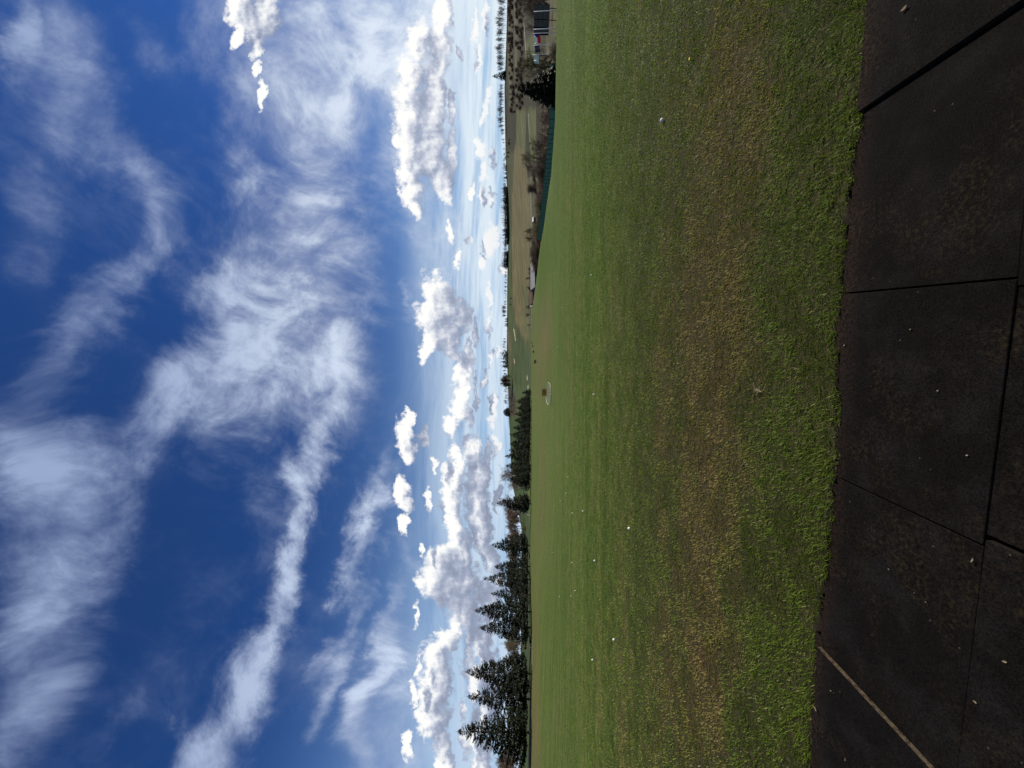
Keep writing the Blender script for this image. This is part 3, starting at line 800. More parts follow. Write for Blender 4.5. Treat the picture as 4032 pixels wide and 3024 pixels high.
# ---------------------------------------------------------------- golf balls
mball, n, out = material('golf_ball_white')
oc = n.node('ShaderNodeTexCoord').outputs['Object']
vo = n.node('ShaderNodeTexVoronoi'); n.put(vo.inputs['Vector'], oc); vo.inputs['Scale'].default_value = 260.0
principled(n, out, (0.52, 0.52, 0.49), 0.5, 0.25, bump(n, n.smooth(vo.outputs['Distance'], 0.0, 0.5), 0.5, 0.002))
bmb = bmesh.new(); bmesh.ops.create_icosphere(bmb, subdivisions=4, radius=0.02135)
ball_me = bpy.data.meshes.new('golf_ball'); bmb.to_mesh(ball_me); bmb.free()
ball_me.polygons.foreach_set('use_smooth', [True] * len(ball_me.polygons)); ball_me.materials.append(mball)
balls = [(2622, 487, 'golf ball half in shade, nearest the camera on the right of the turf'), (2428, 2510, 'bright golf ball nearest the camera on the left of the turf'),
         (2343, 2591, 'bright golf ball just beyond and left of the nearest left ball'), (2348, 1553, 'golf ball straight below the target ring, out on the mown turf'),
         (2339, 1086, 'golf ball right of the target ring, out on the mown turf'), (2244, 1876, 'golf ball left of the target ring at mid distance'),
         (2237, 1940, None), (2214, 1970, None), (2262, 2018, None), (2304, 2010, None), (2261, 2212, None), (2273, 2322, None), (2256, 2343, None), (2210, 2346, None),
         (2352, 2203, None), (2490, 2075, None), (2221, 1211, None), (2204, 1366, None), (2163, 1489, None), (2182, 1572, None), (2176, 1595, None), (2183, 1614, None),
         (2184, 1642, None), (2243, 242, None), (2148, 2668, None), (2170, 2147, None), (2185, 2173, None)]
for ix, iy, lab in balls:
    y_ = depth_for(ix - 6, iy, 2.5, 120); x_ = ray(2070, iy).x * y_
    o = obj('golf_ball', ball_me, None, (x_, y_, gz(x_, y_) + 0.024))
    o.rotation_euler = (ix, iy, 0)
    tag(o, lab or 'tiny white golf ball lying far out on the mown range', 'golf ball', 'golf balls scattered on the range' if lab else 'far golf balls on the range')
# ---------------------------------------------------------------- distance signs
mamber = simple('amber_board', (0.42, 0.22, 0.025), 0.6, 0.3, 0.25, 4)
mdigit = simple('black_digits', (0.008, 0.008, 0.008), 0.6, 0.3, 0.1, 4)
mframe = simple('grey_frame', (0.16, 0.15, 0.13), 0.6, 0.4, 0.25, 6)
def text_mesh(s, h, depth):
    cu = bpy.data.curves.new('digits', 'FONT'); cu.body = s; cu.size = h * 1.38; cu.extrude = depth; cu.offset = h * 0.022
    cu.align_x = 'CENTER'; cu.align_y = 'CENTER'
    o = link(bpy.data.objects.new('digits', cu))
    dg = bpy.context.evaluated_depsgraph_get(); dg.update()
    me = bpy.data.meshes.new_from_object(o.evaluated_get(dg)); bpy.data.objects.remove(o); bpy.data.curves.remove(cu)
    return me
def distance_sign(txt, px, py, Y, w=0.88, h=0.54, ground_gap=0.72, label=''):
    x = ray(2070, py).x * Y
    t = empty('distance_sign', (x, Y, gz(x, Y)), 0.02)
    tag(t, label, 'sign', 'distance signs down the range')
    zc_ = ground_gap + h / 2
    b = MB(); b.box((0, 0, zc_), (w, 0.02, h)); obj('board', b.mesh('board', mamber), t)
    b = MB()
    b.box((0, 0, zc_ + h / 2 + 0.02), (w + 0.08, 0.045, 0.04)); b.box((0, 0, zc_ - h / 2 - 0.02), (w + 0.08, 0.045, 0.04))
    for s in (-1, 1): b.box((s * (w / 2 + 0.02), 0, zc_), (0.04, 0.045, h))
    obj('frame', b.mesh('frame', mframe), t)
    for s in (-1, 0, 1):
        b = MB(); b.tube([(s * w / 2 * 0.98, 0.03, -0.1), (s * w / 2 * 0.98, 0.03, zc_)], 0.022, 6); obj('leg', b.mesh('leg', mframe), t)
    me = text_mesh(txt, h * 0.72, 0.004); me.materials.clear(); me.materials.append(mdigit)
    d = obj('digits', me, t, (0, -0.016, zc_)); d.rotation_euler = (pi / 2, 0, 0)
    wx_ = max(v.co.x for v in me.vertices) - min(v.co.x for v in me.vertices)
    k = min(1.0, w * 0.86 / wx_); d.scale = (k, 1.0, 1)
    return t
distance_sign('50', 2133, 1545, 49.0, label='amber 50 distance sign standing over the white target ring', ground_gap=0.68)
distance_sign('100', 2110, 1425, 100, label='second amber distance sign, right and beyond the target ring')
distance_sign('150', 2106, 1385, 150, label='third small dark amber distance sign in the line down the range')
distance_sign('200', 2103, 1362, 200, label='fourth tiny dark distance sign, second from the far end of the line')
distance_sign('250', 2098, 1350, 250, label='farthest tiny dark distance sign at the end of the line')

# ---------------------------------------------------------------- target ring
mwhite = simple('white_ring', (0.32, 0.32, 0.29), 0.4, 0.4, 0.08, 3)
mnet, n, out = material('grey_netting')
oc = n.node('ShaderNodeTexCoord').outputs['Object']
sx_, sy_, sz_ = n.sep(oc)
gx_ = n.m('ABSOLUTE', n.m('SUBTRACT', n.m('FRACT', n.m('MULTIPLY', sx_, 18)), 0.5)); gy_ = n.m('ABSOLUTE', n.m('SUBTRACT', n.m('FRACT', n.m('MULTIPLY', sy_, 18)), 0.5))
cord = n.m('GREATER_THAN', n.m('MAXIMUM', gx_, gy_), 0.425)
bs = n.node('ShaderNodeBsdfPrincipled'); bs.inputs['Base Color'].default_value = (0.16, 0.17, 0.13, 1); bs.inputs['Roughness'].default_value = 0.8
tp = n.node('ShaderNodeBsdfTransparent'); mx = n.node('ShaderNodeMixShader')
n.put(mx.inputs[0], cord); n.l.new(tp.outputs[0], mx.inputs[1]); n.l.new(bs.outputs[0], mx.inputs[2]); n.l.new(mx.outputs[0], out.inputs[0])
rx_, ry_ = ray(2070, 1549).x * 50, 50.0
tr_ = empty('target_ring', (rx_, ry_ - 0.2, gz(rx_, ry_)))
tag(tr_, 'tilted white ring with grey netting on short legs at the 50 sign', 'target')
R_ = 1.50
rot = Matrix.Rotation(radians(9.5), 3, 'X') @ Matrix.Rotation(radians(0.5), 3, 'Y')
pts = [rot @ Vector((R_ * cos(a), R_ * sin(a), 0)) + Vector((0, 0, 0.42)) for a in np.linspace(0, 2 * pi, 64, endpoint=False)]
b = MB(); b.tube(pts, 0.026, 8, closed=True); obj('rim', b.mesh('rim', mwhite, True), tr_)
b = MB(); vs = []; k = 40
for i in range(9):
    for j in range(k):
        r_ = (R_ - 0.02) * i / 8; a = 2 * pi * j / k
        vs.append(rot @ Vector((r_ * cos(a), r_ * sin(a), -0.16 * (1 - (i / 8) ** 2))) + Vector((0, 0, 0.42)))
fs = [(i * k + j, i * k + (j + 1) % k, (i + 1) * k + (j + 1) % k, (i + 1) * k + j) for i in range(8) for j in range(k)]
b.add(vs, fs); obj('net', b.mesh('net', mnet, True), tr_)
for a in (0.25, 1.9, 2.9, 4.2, 5.4):
    p = rot @ Vector((R_ * cos(a), R_ * sin(a), 0)) + Vector((0, 0, 0.42))
    b = MB(); b.tube([p, (p.x * 1.03, p.y * 1.03, -0.1)], 0.018, 5); obj('leg', b.mesh('leg', mframe), tr_)

# ---------------------------------------------------------------- green fence below the bank
mfn, n, out = material('green_screen_netting')
oc = n.node('ShaderNodeTexCoord').outputs['Object']
f_ = n.noise(oc, 0.5, 5, 0.6); f2 = n.noise(oc, 30.0, 2, 0.5)
cc = n.mix(f_, (0.005, 0.026, 0.023), (0.013, 0.056, 0.049)); cc = n.mix(n.m('MULTIPLY', f2, 0.35), cc, (0.01, 0.03, 0.03))
bs = n.node('ShaderNodeBsdfPrincipled'); n.put(bs.inputs['Base Color'], cc); bs.inputs['Roughness'].default_value = 0.75
tl = n.node('ShaderNodeBsdfTranslucent'); n.put(tl.inputs[0], n.v('SCALE', cc, scale=0.9)); mx = n.node('ShaderNodeMixShader'); mx.inputs[0].default_value = 0.35
n.l.new(bs.outputs[0], mx.inputs[1]); n.l.new(tl.outputs[0], mx.inputs[2]); n.l.new(mx.outputs[0], out.inputs[0])
mpost = simple('dark_green_post', (0.012, 0.035, 0.030), 0.6, 0.3, 0.2, 4)
fence_line = [(2167, 250, 50), (2165, 330, 52), (2164, 422, 56), (2160, 516, 62), (2155, 567, 68), (2148, 646, 77), (2140, 721, 88), (2134, 781, 98), (2127, 842, 110), (2121, 911, 124), (2117, 950, 133)]
tops = [at(*p) for p in fence_line]
ft = empty('screen_fence', (tops[2].x, tops[2].y, gz(tops[2].x, tops[2].y)))
tag(ft, 'long teal green netting fence with dark posts running along the foot of the bank', 'fence')
org = ft.location
def along(pts, step):
    res = [pts[0]]; acc_ = 0.0
    for a, b_ in zip(pts, pts[1:]):
        L_ = (b_ - a).length; t = step - acc_
        while t < L_: res.append(a.lerp(b_, t / L_)); t += step
        acc_ = L_ - (t - step)
    return res
tp_ = along(tops, 2.3)
b = MB(); vs = []; fs = []
for i, p in enumerate(tp_):
    sag = 0.0
    vs += [(p.x - org.x, p.y - org.y, p.z - org.z), (p.x - org.x, p.y - org.y, p.z - org.z - 2.6)]
for i in range(len(tp_) - 1): fs.append((2 * i, 2 * i + 1, 2 * i + 3, 2 * i + 2))
b.add(vs, fs); obj('netting', b.mesh('netting', mfn), ft)
for p in tp_:
    b = MB(); q = p - org; b.tube([(q.x - 0.05, q.y - 0.03, q.z - 2.9), (q.x - 0.05, q.y - 0.03, q.z + 0.06)], 0.045, 6); obj('post', b.mesh('post', mpost), ft)

# ---------------------------------------------------------------- flagpoles and flags
mpole = simple('pole_white', (0.55, 0.55, 0.50), 0.45, 0.4, 0.15, 2)
def flagpole(py, pxtop, Y, r=0.05, label='', lean=0.0):
    top = at(pxtop, py, Y); g = gz(top.x, top.y)
    t = empty('flagpole', (top.x + lean, top.y, g)); h = top.z - g
    tag(t, label, 'flagpole', 'white poles beyond the bank')
    b = MB(); b.tube([(0, 0, -0.3), (-lean * 0.5, 0, h * 0.5), (-lean, 0, h)], [r * 1.25, r, r * 0.75], 8); obj('shaft', b.mesh('shaft', mpole, True), t)
    b = MB(); b.tube([(-lean, 0, h), (-lean, 0, h + 0.04), (-lean, 0, h + 0.12), (-lean, 0, h + 0.15)], [r * 0.7, r * 1.3, r * 1.3, r * 0.3], 8); obj('finial', b.mesh('finial', mpole, True), t)
    return top
flagpole(46, 2104, 74, 0.085, 'thick white pole in front of the right end of the solar array', 0.12)
flagpole(116, 2103, 74, 0.085, 'thick white pole in front of the left end of the solar array', 0.10)
cz = flagpole(132, 2100, 72, 0.05, 'thin white pole carrying the white, red and blue flag', 0.05)
eu = flagpole(179, 2101, 72, 0.055, 'white pole carrying the dark blue flag', 0.16)
pl = flagpole(216, 2098, 72, 0.055, 'white pole carrying the pale flag, leftmost of the poles', 0.18)
mfl = {k: simple('flag_' + k, c, 0.8, 0.1, 0.1, 2) for k, c in dict(white=(0.72, 0.72, 0.72), red=(0.55, 0.02, 0.025), blue=(0.012, 0.020, 0.13), pale=(0.50, 0.60, 0.55), gold=(0.42, 0.30, 0.06)).items()}
def flag(top, length, height, droop, mats, pick, label, seed, drop=0.12):
    r = random.Random(seed); nx, ny = 30, 20
    ph = r.random() * 6
    def P_(i, j):
        s_, t_ = i / nx, j / ny
        return Vector((-0.06 - s_ * length * 0.97, 0.16 * s_ * sin(s_ * 9 + ph + t_ * 1.2) + 0.25 * s_ ** 2 * sin(ph), -t_ * height - droop * s_ ** 1.3 + 0.05 * s_ * sin(s_ * 7 + ph)))
    vs = [P_(i, j) for i in range(nx + 1) for j in range(ny + 1)]
    fs = [(i * (ny + 1) + j, (i + 1) * (ny + 1) + j, (i + 1) * (ny + 1) + j + 1, i * (ny + 1) + j + 1) for i in range(nx) for j in range(ny)]
    me = bpy.data.meshes.new('flag'); me.from_pydata(vs, [], fs)
    for k in mats: me.materials.append(mfl[k])
    me.polygons.foreach_set('material_index', [pick((i + 0.5) / nx, (j + 0.5) / ny) for i in range(nx) for j in range(ny)])
    me.polygons.foreach_set('use_smooth', [True] * len(me.polygons))
    o = obj('flag', me, None, (top.x, top.y, top.z - drop)); tag(o, label, 'flag', 'flags on the white poles')
    return o, P_
def czech(s, t):
    if abs(t - 0.5) < 0.5 * (1 - s / 0.5) and s < 0.5: return 2
    return 0 if t < 0.5 else 1
flag(cz, 1.85, 1.15, 0.22, ['white', 'red', 'blue'], czech, 'flag with white and red halves and a blue wedge at the pole', 1)
eo, EP = flag(eu, 1.4, 0.95, 0.10, ['blue'], lambda s, t: 0, 'dark blue flag with a ring of small gold stars', 2, 0.2)
for k in range(12):
    a = 2 * pi * k / 12; s_, t_ = 0.5 + 0.21 * cos(a), 0.5 + 0.31 * sin(a)
    c_ = EP(s_ * 30, t_ * 20); b = MB()
    ring = [Vector((cos(pi / 2 + i * pi / 5), 0, sin(pi / 2 + i * pi / 5))) * (0.075 if i % 2 == 0 else 0.03) for i in range(10)]
    b.add([c_ + v + Vector((0, -0.02, 0)) for v in ring] + [c_ + v + Vector((0, 0.02, 0)) for v in ring], [tuple(range(10)), tuple(range(19, 9, -1))] + [(i, i + 10, (i + 1) % 10 + 10, (i + 1) % 10) for i in range(10)])
    obj('star', b.mesh('star', mfl['gold']), eo)
flag(pl, 1.75, 0.95, 0.05, ['pale'], lambda s, t: 0, 'pale greenish white flag on the leftmost pole', 5, 0.2)

# ---------------------------------------------------------------- solar array
mcell, n, out = material('solar_cells')
oc = n.node('ShaderNodeTexCoord').outputs['Object']
f_ = n.noise(oc, 1.3, 4, 0.6)
principled(n, out, n.mix(f_, (0.007, 0.010, 0.014), (0.016, 0.021, 0.025)), 0.8, 0.0)
mrail = simple('array_frame', (0.004, 0.0045, 0.006), 0.8, 0.0, 0.2, 3)
malu = simple('array_edge', (0.06, 0.06, 0.057), 0.7, 0.0, 0.2, 3)
cA = at(2104, 16, 84); cB = at(2102, 136, 80); cB2 = at(2157, 136, 78.5)
nA = (cA - cB).cross(cB2 - cB); rA = at(2163, 17, 1) - EYE
cA2 = EYE + rA * ((cB - EYE).dot(nA) / rA.dot(nA))
sa = empty('solar_array', (cA.lerp(cB, 0.5).x, cA.lerp(cB, 0.5).y, gz(cA.lerp(cB, 0.5).x, cA.lerp(cB, 0.5).y)))
tag(sa, 'tilted rack of dark blue glass panels in three rows behind the poles', 'solar array')
def SP(s_, t_, d=0.0):   # s from the left end (B) to the right end (A), t from top to bottom
    p = cB.lerp(cA, s_).lerp(cB2.lerp(cA2, s_), t_) - sa.location
    nrm = (cA - cB).cross(cA2 - cA).normalized()
    if nrm.y > 0: nrm = -nrm
    return p + nrm * d
def slab(b, s0_, s1_, t0_, t1_, d0, d1):
    q = [SP(a, c_, d) for d in (d0, d1) for a, c_ in ((s0_, t0_), (s1_, t0_), (s1_, t1_), (s0_, t1_))]
    b.add(q, [(0, 1, 2, 3), (7, 6, 5, 4), (0, 4, 5, 1), (1, 5, 6, 2), (2, 6, 7, 3), (3, 7, 4, 0)])
b = MB(); slab(b, -0.01, 1.01, -0.015, 1.015, -0.10, -0.02); obj('backing_frame', b.mesh('backing_frame', mrail), sa)
cols_ = [(0.005, 0.185), (0.235, 0.47), (0.485, 0.735), (0.775, 0.995)]
for a0, a1 in cols_:
    for k in range(3):
        b = MB(); slab(b, a0 + 0.012, a1 - 0.012, k / 3 + 0.03, (k + 1) / 3 - 0.018, -0.018, 0.02); pn = obj('panel', b.mesh('panel', mcell), sa)
        e = MB(); slab(e, a0 + 0.012, a1 - 0.012, k / 3 + 0.018, k / 3 + 0.029, -0.017, 0.025); obj('edge_strip', e.mesh('edge_strip', malu), pn)
b = MB(); slab(b, -0.012, 1.012, 1.016, 1.035, -0.10, 0.03); obj('lower_rail', b.mesh('lower_rail', malu), sa)
for s_ in (0.1, 0.5, 0.9):
    p = SP(s_, 0.6, -0.14); b = MB(); b.tube([p, (p.x, p.y + 0.3, gz(p.x + sa.location.x, p.y + sa.location.y) - sa.location.z - 0.2)], 0.07, 6); obj('support_post', b.mesh('support_post', mrail), sa)

# ---------------------------------------------------------------- small farm buildings in the valley
mwall = simple('pale_wall', (0.12, 0.115, 0.105), 0.85, 0.2, 0.15, 1)
mroofg = simple('grey_roof', (0.13, 0.135, 0.14), 0.6, 0.3, 0.2, 1)
mroofw = simple('white_roof', (0.50, 0.50, 0.48), 0.5, 0.3, 0.1, 1)
mroofr = simple('red_brown_roof', (0.070, 0.040, 0.030), 0.8, 0.2, 0.3, 1)
mdark = simple('dark_opening', (0.02, 0.02, 0.02), 0.6, 0.3, 0.2, 1)
def shed(px, py, w, d, hw, hr, rz, roof, name, label, Y=None):
    Y = Y or depth_for(px, py, 130); x = ray(2070, py).x * Y
    t = empty(name, (x, Y, gz(x, Y)), rz); tag(t, label, 'building', 'buildings across the valley')
    b = MB(); b.box((0, 0, hw / 2 - 0.4), (w, d, hw + 0.8))
    b.add([(-w / 2, -d / 2, hw), (-w / 2, d / 2, hw), (-w / 2, 0, hw + hr)], [(0, 1, 2)]); b.add([(w / 2, -d / 2, hw), (w / 2, 0, hw + hr), (w / 2, d / 2, hw)], [(0, 1, 2)])
    obj('wall', b.mesh('wall', mwall), t)
    b = MB(); o_ = 0.35
    for s in (-1, 1):
        e0, e1, r0, r1 = (-w / 2 - o_, s * (d / 2 + o_), hw - hr * o_ / (d / 2)), (w / 2 + o_, s * (d / 2 + o_), hw - hr * o_ / (d / 2)), (-w / 2 - o_, 0, hw + hr), (w / 2 + o_, 0, hw + hr)
        up = Vector((0, 0, 0.18)); q = [Vector(k) + Vector((0, 0, 0.02)) for k in (e0, e1, r1, r0)]
        b.add(q + [k + up for k in q], [(0, 1, 2, 3), (7, 6, 5, 4), (0, 4, 5, 1), (1, 5, 6, 2), (2, 6, 7, 3), (3, 7, 4, 0)])
    obj('roof', b.mesh('roof', roof), t)
    b = MB(); b.box((0, -d / 2 - 0.02, hw * 0.42), (w * 0.28, 0.08, hw * 0.84)); obj('door', b.mesh('door', mdark), t)
    for s in (-0.33, 0.33):
        b = MB(); b.box((s * w, -d / 2 - 0.02, hw * 0.55), (w * 0.12, 0.08, hw * 0.35)); obj('window', b.mesh('window', mdark), t)
shed(2112, 1092, 16, 7, 2.2, 2.2, 0.25, mroofg, 'barn', 'long pale grey roofed barn half hidden behind the bank', 215)
shed(2097, 1155, 18, 7, 2.0, 2.0, 0.1, mroofr, 'farmhouse', 'low building with a red brown roof beside the small bare trees', 300)
shed(2097, 1192, 7, 5, 1.6, 2.0, 0.0, mroofw, 'shed', 'small shed with a bright white roof at the end of the range', 320)
shed(2087, 867, 2.6, 2.4, 1.6, 0.6, 0.1, mroofw, 'hut', 'small white hut on the meadow above the scrub', 250)
# ---------------------------------------------------------------- trees
def foliage_mat(name, dark, light, trans=0.2, scale=0.9):
    mt, n, out = material(name)
    ob = n.node('ShaderNodeTexCoord').outputs['Object']
    own = n.node('ShaderNodeAttribute', attribute_name='own').outputs['Fac']
    oi = n.node('ShaderNodeObjectInfo').outputs['Random']
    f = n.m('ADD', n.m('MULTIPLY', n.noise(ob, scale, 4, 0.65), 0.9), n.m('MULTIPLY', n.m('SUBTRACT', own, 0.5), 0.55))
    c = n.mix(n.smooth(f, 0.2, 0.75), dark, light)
    c = n.v('SCALE', c, scale=n.lin(oi, 0, 1, 0.8, 1.2))
    bs = n.node('ShaderNodeBsdfPrincipled'); n.put(bs.inputs['Base Color'], c); bs.inputs['Roughness'].default_value = 0.65; bs.inputs['Specular IOR Level'].default_value = 0.25
    tl = n.node('ShaderNodeBsdfTranslucent'); n.put(tl.inputs[0], c); mx = n.node('ShaderNodeMixShader'); mx.inputs[0].default_value = trans
    n.l.new(bs.outputs[0], mx.inputs[1]); n.l.new(tl.outputs[0], mx.inputs[2]); n.l.new(mx.outputs[0], out.inputs[0])
    return mt
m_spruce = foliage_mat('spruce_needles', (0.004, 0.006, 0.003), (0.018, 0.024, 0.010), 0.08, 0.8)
m_spruce_far = foliage_mat('far_conifer_needles', (0.008, 0.012, 0.008), (0.022, 0.030, 0.017), 0.1, 0.3)
m_yew = foliage_mat('dark_shrub_leaves', (0.010, 0.015, 0.008), (0.028, 0.036, 0.016), 0.1, 0.8)
def bark(name, c1, c2, sc=4.0):
    mt, n, out = material(name)
    ob = n.node('ShaderNodeTexCoord').outputs['Object']
    f = n.noise(n.v('MULTIPLY', ob, (1, 1, 0.25)), sc, 6, 0.7)
    principled(n, out, n.mix(n.smooth(f, 0.3, 0.7), c1, c2), 0.9, 0.15, bump(n, f, 0.5, 0.02)); return mt
m_bark = bark('spruce_bark', (0.045, 0.035, 0.026), (0.15, 0.12, 0.092))
m_bare = bark('grey_brown_bark', (0.040, 0.032, 0.026), (0.105, 0.085, 0.070), 1.5)
m_twig = bark('brown_twigs', (0.060, 0.042, 0.030), (0.120, 0.086, 0.062), 0.6)
m_twig_r = bark('reddish_twigs', (0.070, 0.042, 0.034), (0.135, 0.085, 0.070), 0.6)
m_twig_o = bark('olive_twigs', (0.075, 0.068, 0.034), (0.14, 0.125, 0.065), 0.6)
m_grey = bark('grey_twigs', (0.12, 0.11, 0.105), (0.22, 0.20, 0.19), 0.6)
m_birch = bark('birch_bark', (0.22, 0.20, 0.18), (0.62, 0.60, 0.56), 2.0)

def spruce_crown(seed, H=12.5, R=4.1, nb=430, z0=0.10, spray=31, ssize=0.31, ragged=0.2):
    r = np.random.default_rng(seed)
    t = np.sort(r.random(nb) ** 1.12)                     # more branches low down
    t = z0 + (1 - z0) * t
    az = r.random(nb) * 2 * pi
    lob = 1 + 0.18 * np.sin(az * 2 + seed) * (1 - t) + 0.12 * np.sin(az * 3 + t * 9 + seed * 2)
    prof = (1 - t) ** 0.95 * (1 - 0.28 * np.exp(-((t - z0) / 0.06) ** 2))
    Lb = R * prof * lob * (1 - ragged + 2 * ragged * r.random(nb) ** 0.8) + 0.10
    rise = np.interp(t, [0, 0.35, 0.7, 1.0], [-0.16, -0.14, 0.12, 0.7]) + 0.13 * r.standard_normal(nb)
    co = []; own = []
    for i in range(nb):
        k = max(4, int(spray * (0.35 + 0.9 * Lb[i] / R * 1.6)))
        s = np.sqrt(r.random(k)) * 0.97 + 0.03
        s = np.sort(s)
        d = np.array([cos(az[i]), sin(az[i])])
        out_ = s * Lb[i]
        zz = t[i] * H + out_ * rise[i] + 0.22 * Lb[i] * s ** 3.0 * (1 if t[i] < 0.6 else 0.4) - 0.03 * r.random(k)
        lat = (r.random(k) * 2 - 1) * (0.28 * Lb[i] * (1 - s) + 0.10 + 0.10 * Lb[i] * s)
        p = np.stack([d[0] * out_ - d[1] * lat, d[1] * out_ + d[0] * lat, zz - np.abs(lat) * 0.25], -1)
        # each spray: a pointed blade of needles, outwards, sideways and hanging
        sa_ = az[i] + np.sign(lat) * (0.35 + 0.7 * r.random(k))
        hang = np.interp(t[i], [0, 0.5, 1], [-0.75, -0.35, 0.45]) + 0.35 * r.standard_normal(k)
        dirv = np.stack([np.cos(sa_), np.sin(sa_), hang], -1); dirv /= np.linalg.norm(dirv, axis=1)[:, None]
        ln = ssize * (0.6 + 0.9 * r.random(k)) * np.interp(t[i], [0, 0.75, 1], [1.15, 0.8, 0.3])
        up = np.array([0, 0, 1.0]) + 0.6 * r.standard_normal((k, 3))
        sd_ = np.cross(dirv, up); sd_ /= np.linalg.norm(sd_, axis=1)[:, None] + 1e-9
        wd = ln * (0.20 + 0.14 * r.random(k))
        q = np.stack([p - dirv * (ln * 0.25)[:, None], p + sd_ * wd[:, None] + dirv * (ln * 0.25)[:, None], p + dirv * ln[:, None], p - sd_ * wd[:, None] + dirv * (ln * 0.2)[:, None]], 1)
        co.append(q.reshape(-1, 3)); own.append(np.repeat(r.random(k) * 0.6 + 0.4 * s, 4))  # tone rises outwards: lit branch tips put into the needle colour
    # leader
    k = 26
    zt = H * (0.93 + 0.11 * np.linspace(0, 1, k)); a = r.random(k) * 2 * pi
    dirv = np.stack([np.cos(a) * 0.6, np.sin(a) * 0.6, 0.7 + 0 * a], -1); ln = 0.06 + 0.30 * (1 - (zt / H - 0.93) / 0.11) ** 1.3
    p = np.stack([0 * a, 0 * a, zt], -1); sd_ = np.cross(dirv, [0, 0, 1.0]); wd = 0.028
    q = np.stack([p, p + sd_ * wd + dirv * (ln * 0.4)[:, None], p + dirv * ln[:, None], p - sd_ * wd + dirv * (ln * 0.4)[:, None]], 1)
    co.append(q.reshape(-1, 3)); own.append(np.repeat(r.random(k), 4))
    co = np.concatenate(co); own = np.concatenate(own)
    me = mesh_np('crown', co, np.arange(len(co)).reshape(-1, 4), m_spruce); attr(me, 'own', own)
    return me
def spruce_trunk(H=12.5, lean=0.0, seed=0):
    r = random.Random(seed); b = MB()
    pts = [(lean * (1 - k) + r.uniform(-.03, .03), r.uniform(-.03, .03), H * k - (0.3 if k == 0 else 0)) for k in (0, 0.04, 0.1, 0.25, 0.5, 0.75, 1.035)]
    b.tube(pts, [0.30, 0.225, 0.20, 0.17, 0.12, 0.07, 0.015], 9)
    # a few dead lower branches
    for k in range(7):
        a = r.uniform(0, 2 * pi); z = r.uniform(0.5, 1.5); l = r.uniform(0.5, 1.3)
        b.tube([(lean, 0, z), (lean + cos(a) * l * .6, sin(a) * l * .6, z + .05), (lean + cos(a) * l, sin(a) * l, z - .12)], [0.03, 0.02, 0.006], 4)
    return b.mesh('trunk', m_bark, True)
SPR = [(spruce_crown(1), spruce_trunk(lean=0.22, seed=1)), (spruce_crown(2, R=3.7, nb=400, ragged=0.25), spruce_trunk(lean=-0.12, seed=2)),
       (spruce_crown(3, R=4.6, nb=470, ragged=0.2), spruce_trunk(lean=0.05, seed=3)), (spruce_crown(4, R=3.9, nb=390, ragged=0.27), spruce_trunk(lean=-0.3, seed=4))]
def put_spruce(px_tip, py, Y, var, rz, wide=1.0, label='', group='spruces in the row along the left edge of the range', name='spruce_tree', bpx=None):
    x = ray(2070, py).x * Y; g = gz(x, Y)
    ztop = at(px_tip, py, Y).z
    t = empty(name, (x, Y, g), rz); tag(t, label, 'spruce', group)
    k = (ztop - g) / 13.1
    cr, tk = SPR[var]
    for nm, me in (('crown', cr), ('trunk', tk)):
        o = obj(nm, me, t); o.scale = (k * wide, k * wide, k)
    return t
row_Y = lambda py: float(np.interp(py, [1546, 1582, 1715, 1830, 1984, 2145, 2280, 2410, 2650, 2890, 3300], [350, 330, 230, 175, 130, 115, 95, 80, 68, 60, 50]))
for tip, py, var, rz, wd, lab in (
    (1790, 2890, 0, 0.3, 1.0, 'tallest spruce at the left end of the row, full and wide'),
    (1831, 2750, 1, 1.1, 1.0, 'tall spruce second from the left end, its tip narrow and leaning'),
    (1823, 2652, 2, 2.4, 0.86, 'tall spruce third from the left end, right before the gap with the thin young tree'),
    (1880, 2476, 3, 4.0, 0.95, 'shorter spruce just right of the gap with the thin young tree'),
    (1859, 2408, 2, 5.2, 0.85, 'tall spruce rising over the middle of the left clump'),
    (1926, 2340, 1, 0.8, 0.9, 'low narrow spruce squeezed between two taller ones in the left clump'),
    (1897, 2282, 0, 2.0, 0.88, 'spruce with an evenly pointed tip at the right of the left clump'),
    (1941, 2234, 3, 3.0, 1.1, 'small spruce at the right end of the left clump'),
    (2004, 1862, 2, 4.1, 1.2, 'low spruce filling the row just right of the one in front of the birches'),
    (2000, 1773, 0, 2.9, 1.2, 'blunt spruce just right of the slim pointed one, partly hidden by it'),
    (2017, 1684, 1, 0.9, 1.4, 'rounded distant spruce, fifth from the far end of the close row'),
    (1928, 2148, 2, 1.7, 0.92, 'spruce standing alone left of the white birch'),
    (1950, 1983, 1, 5.5, 1.05, 'spruce standing alone right of the white birch'),
    (1993, 1890, 0, 0.2, 1.3, 'spruce in front of the two leaning birches'),
    (1986, 1835, 3, 2.6, 1.15, 'spruce with a forked looking top right of the leaning birches'),
    (1983, 1797, 1, 4.4, 1.1, 'slim pointed spruce standing above its neighbours in the middle of the row'),
    (2003, 1748, 2, 3.3, 1.25, 'broad low spruce right of the slim pointed one'),
    (2007, 1714, 0, 1.2, 1.35, 'spruce with drooping skirt left of the grey bush on the slope'),
    (2023, 1655, 3, 5.0, 1.45, 'distant broad spruce below the grey bush on the slope'),
    (2025, 1630, 1, 0.5, 1.6, 'distant spruce, third from the far end of the row'),
    (2032, 1606, 2, 2.2, 1.5, 'distant spruce, second from the far end of the row'),
    (2029, 1580, 0, 3.8, 1.5, 'distant spruce at the far end of the close row'),
    (2053, 1546, 3, 1.0, 1.35, 'lone small spruce on a clear stem past the far end of the row')):
    put_spruce(tip, py, row_Y(py), var, rz, wd, lab)

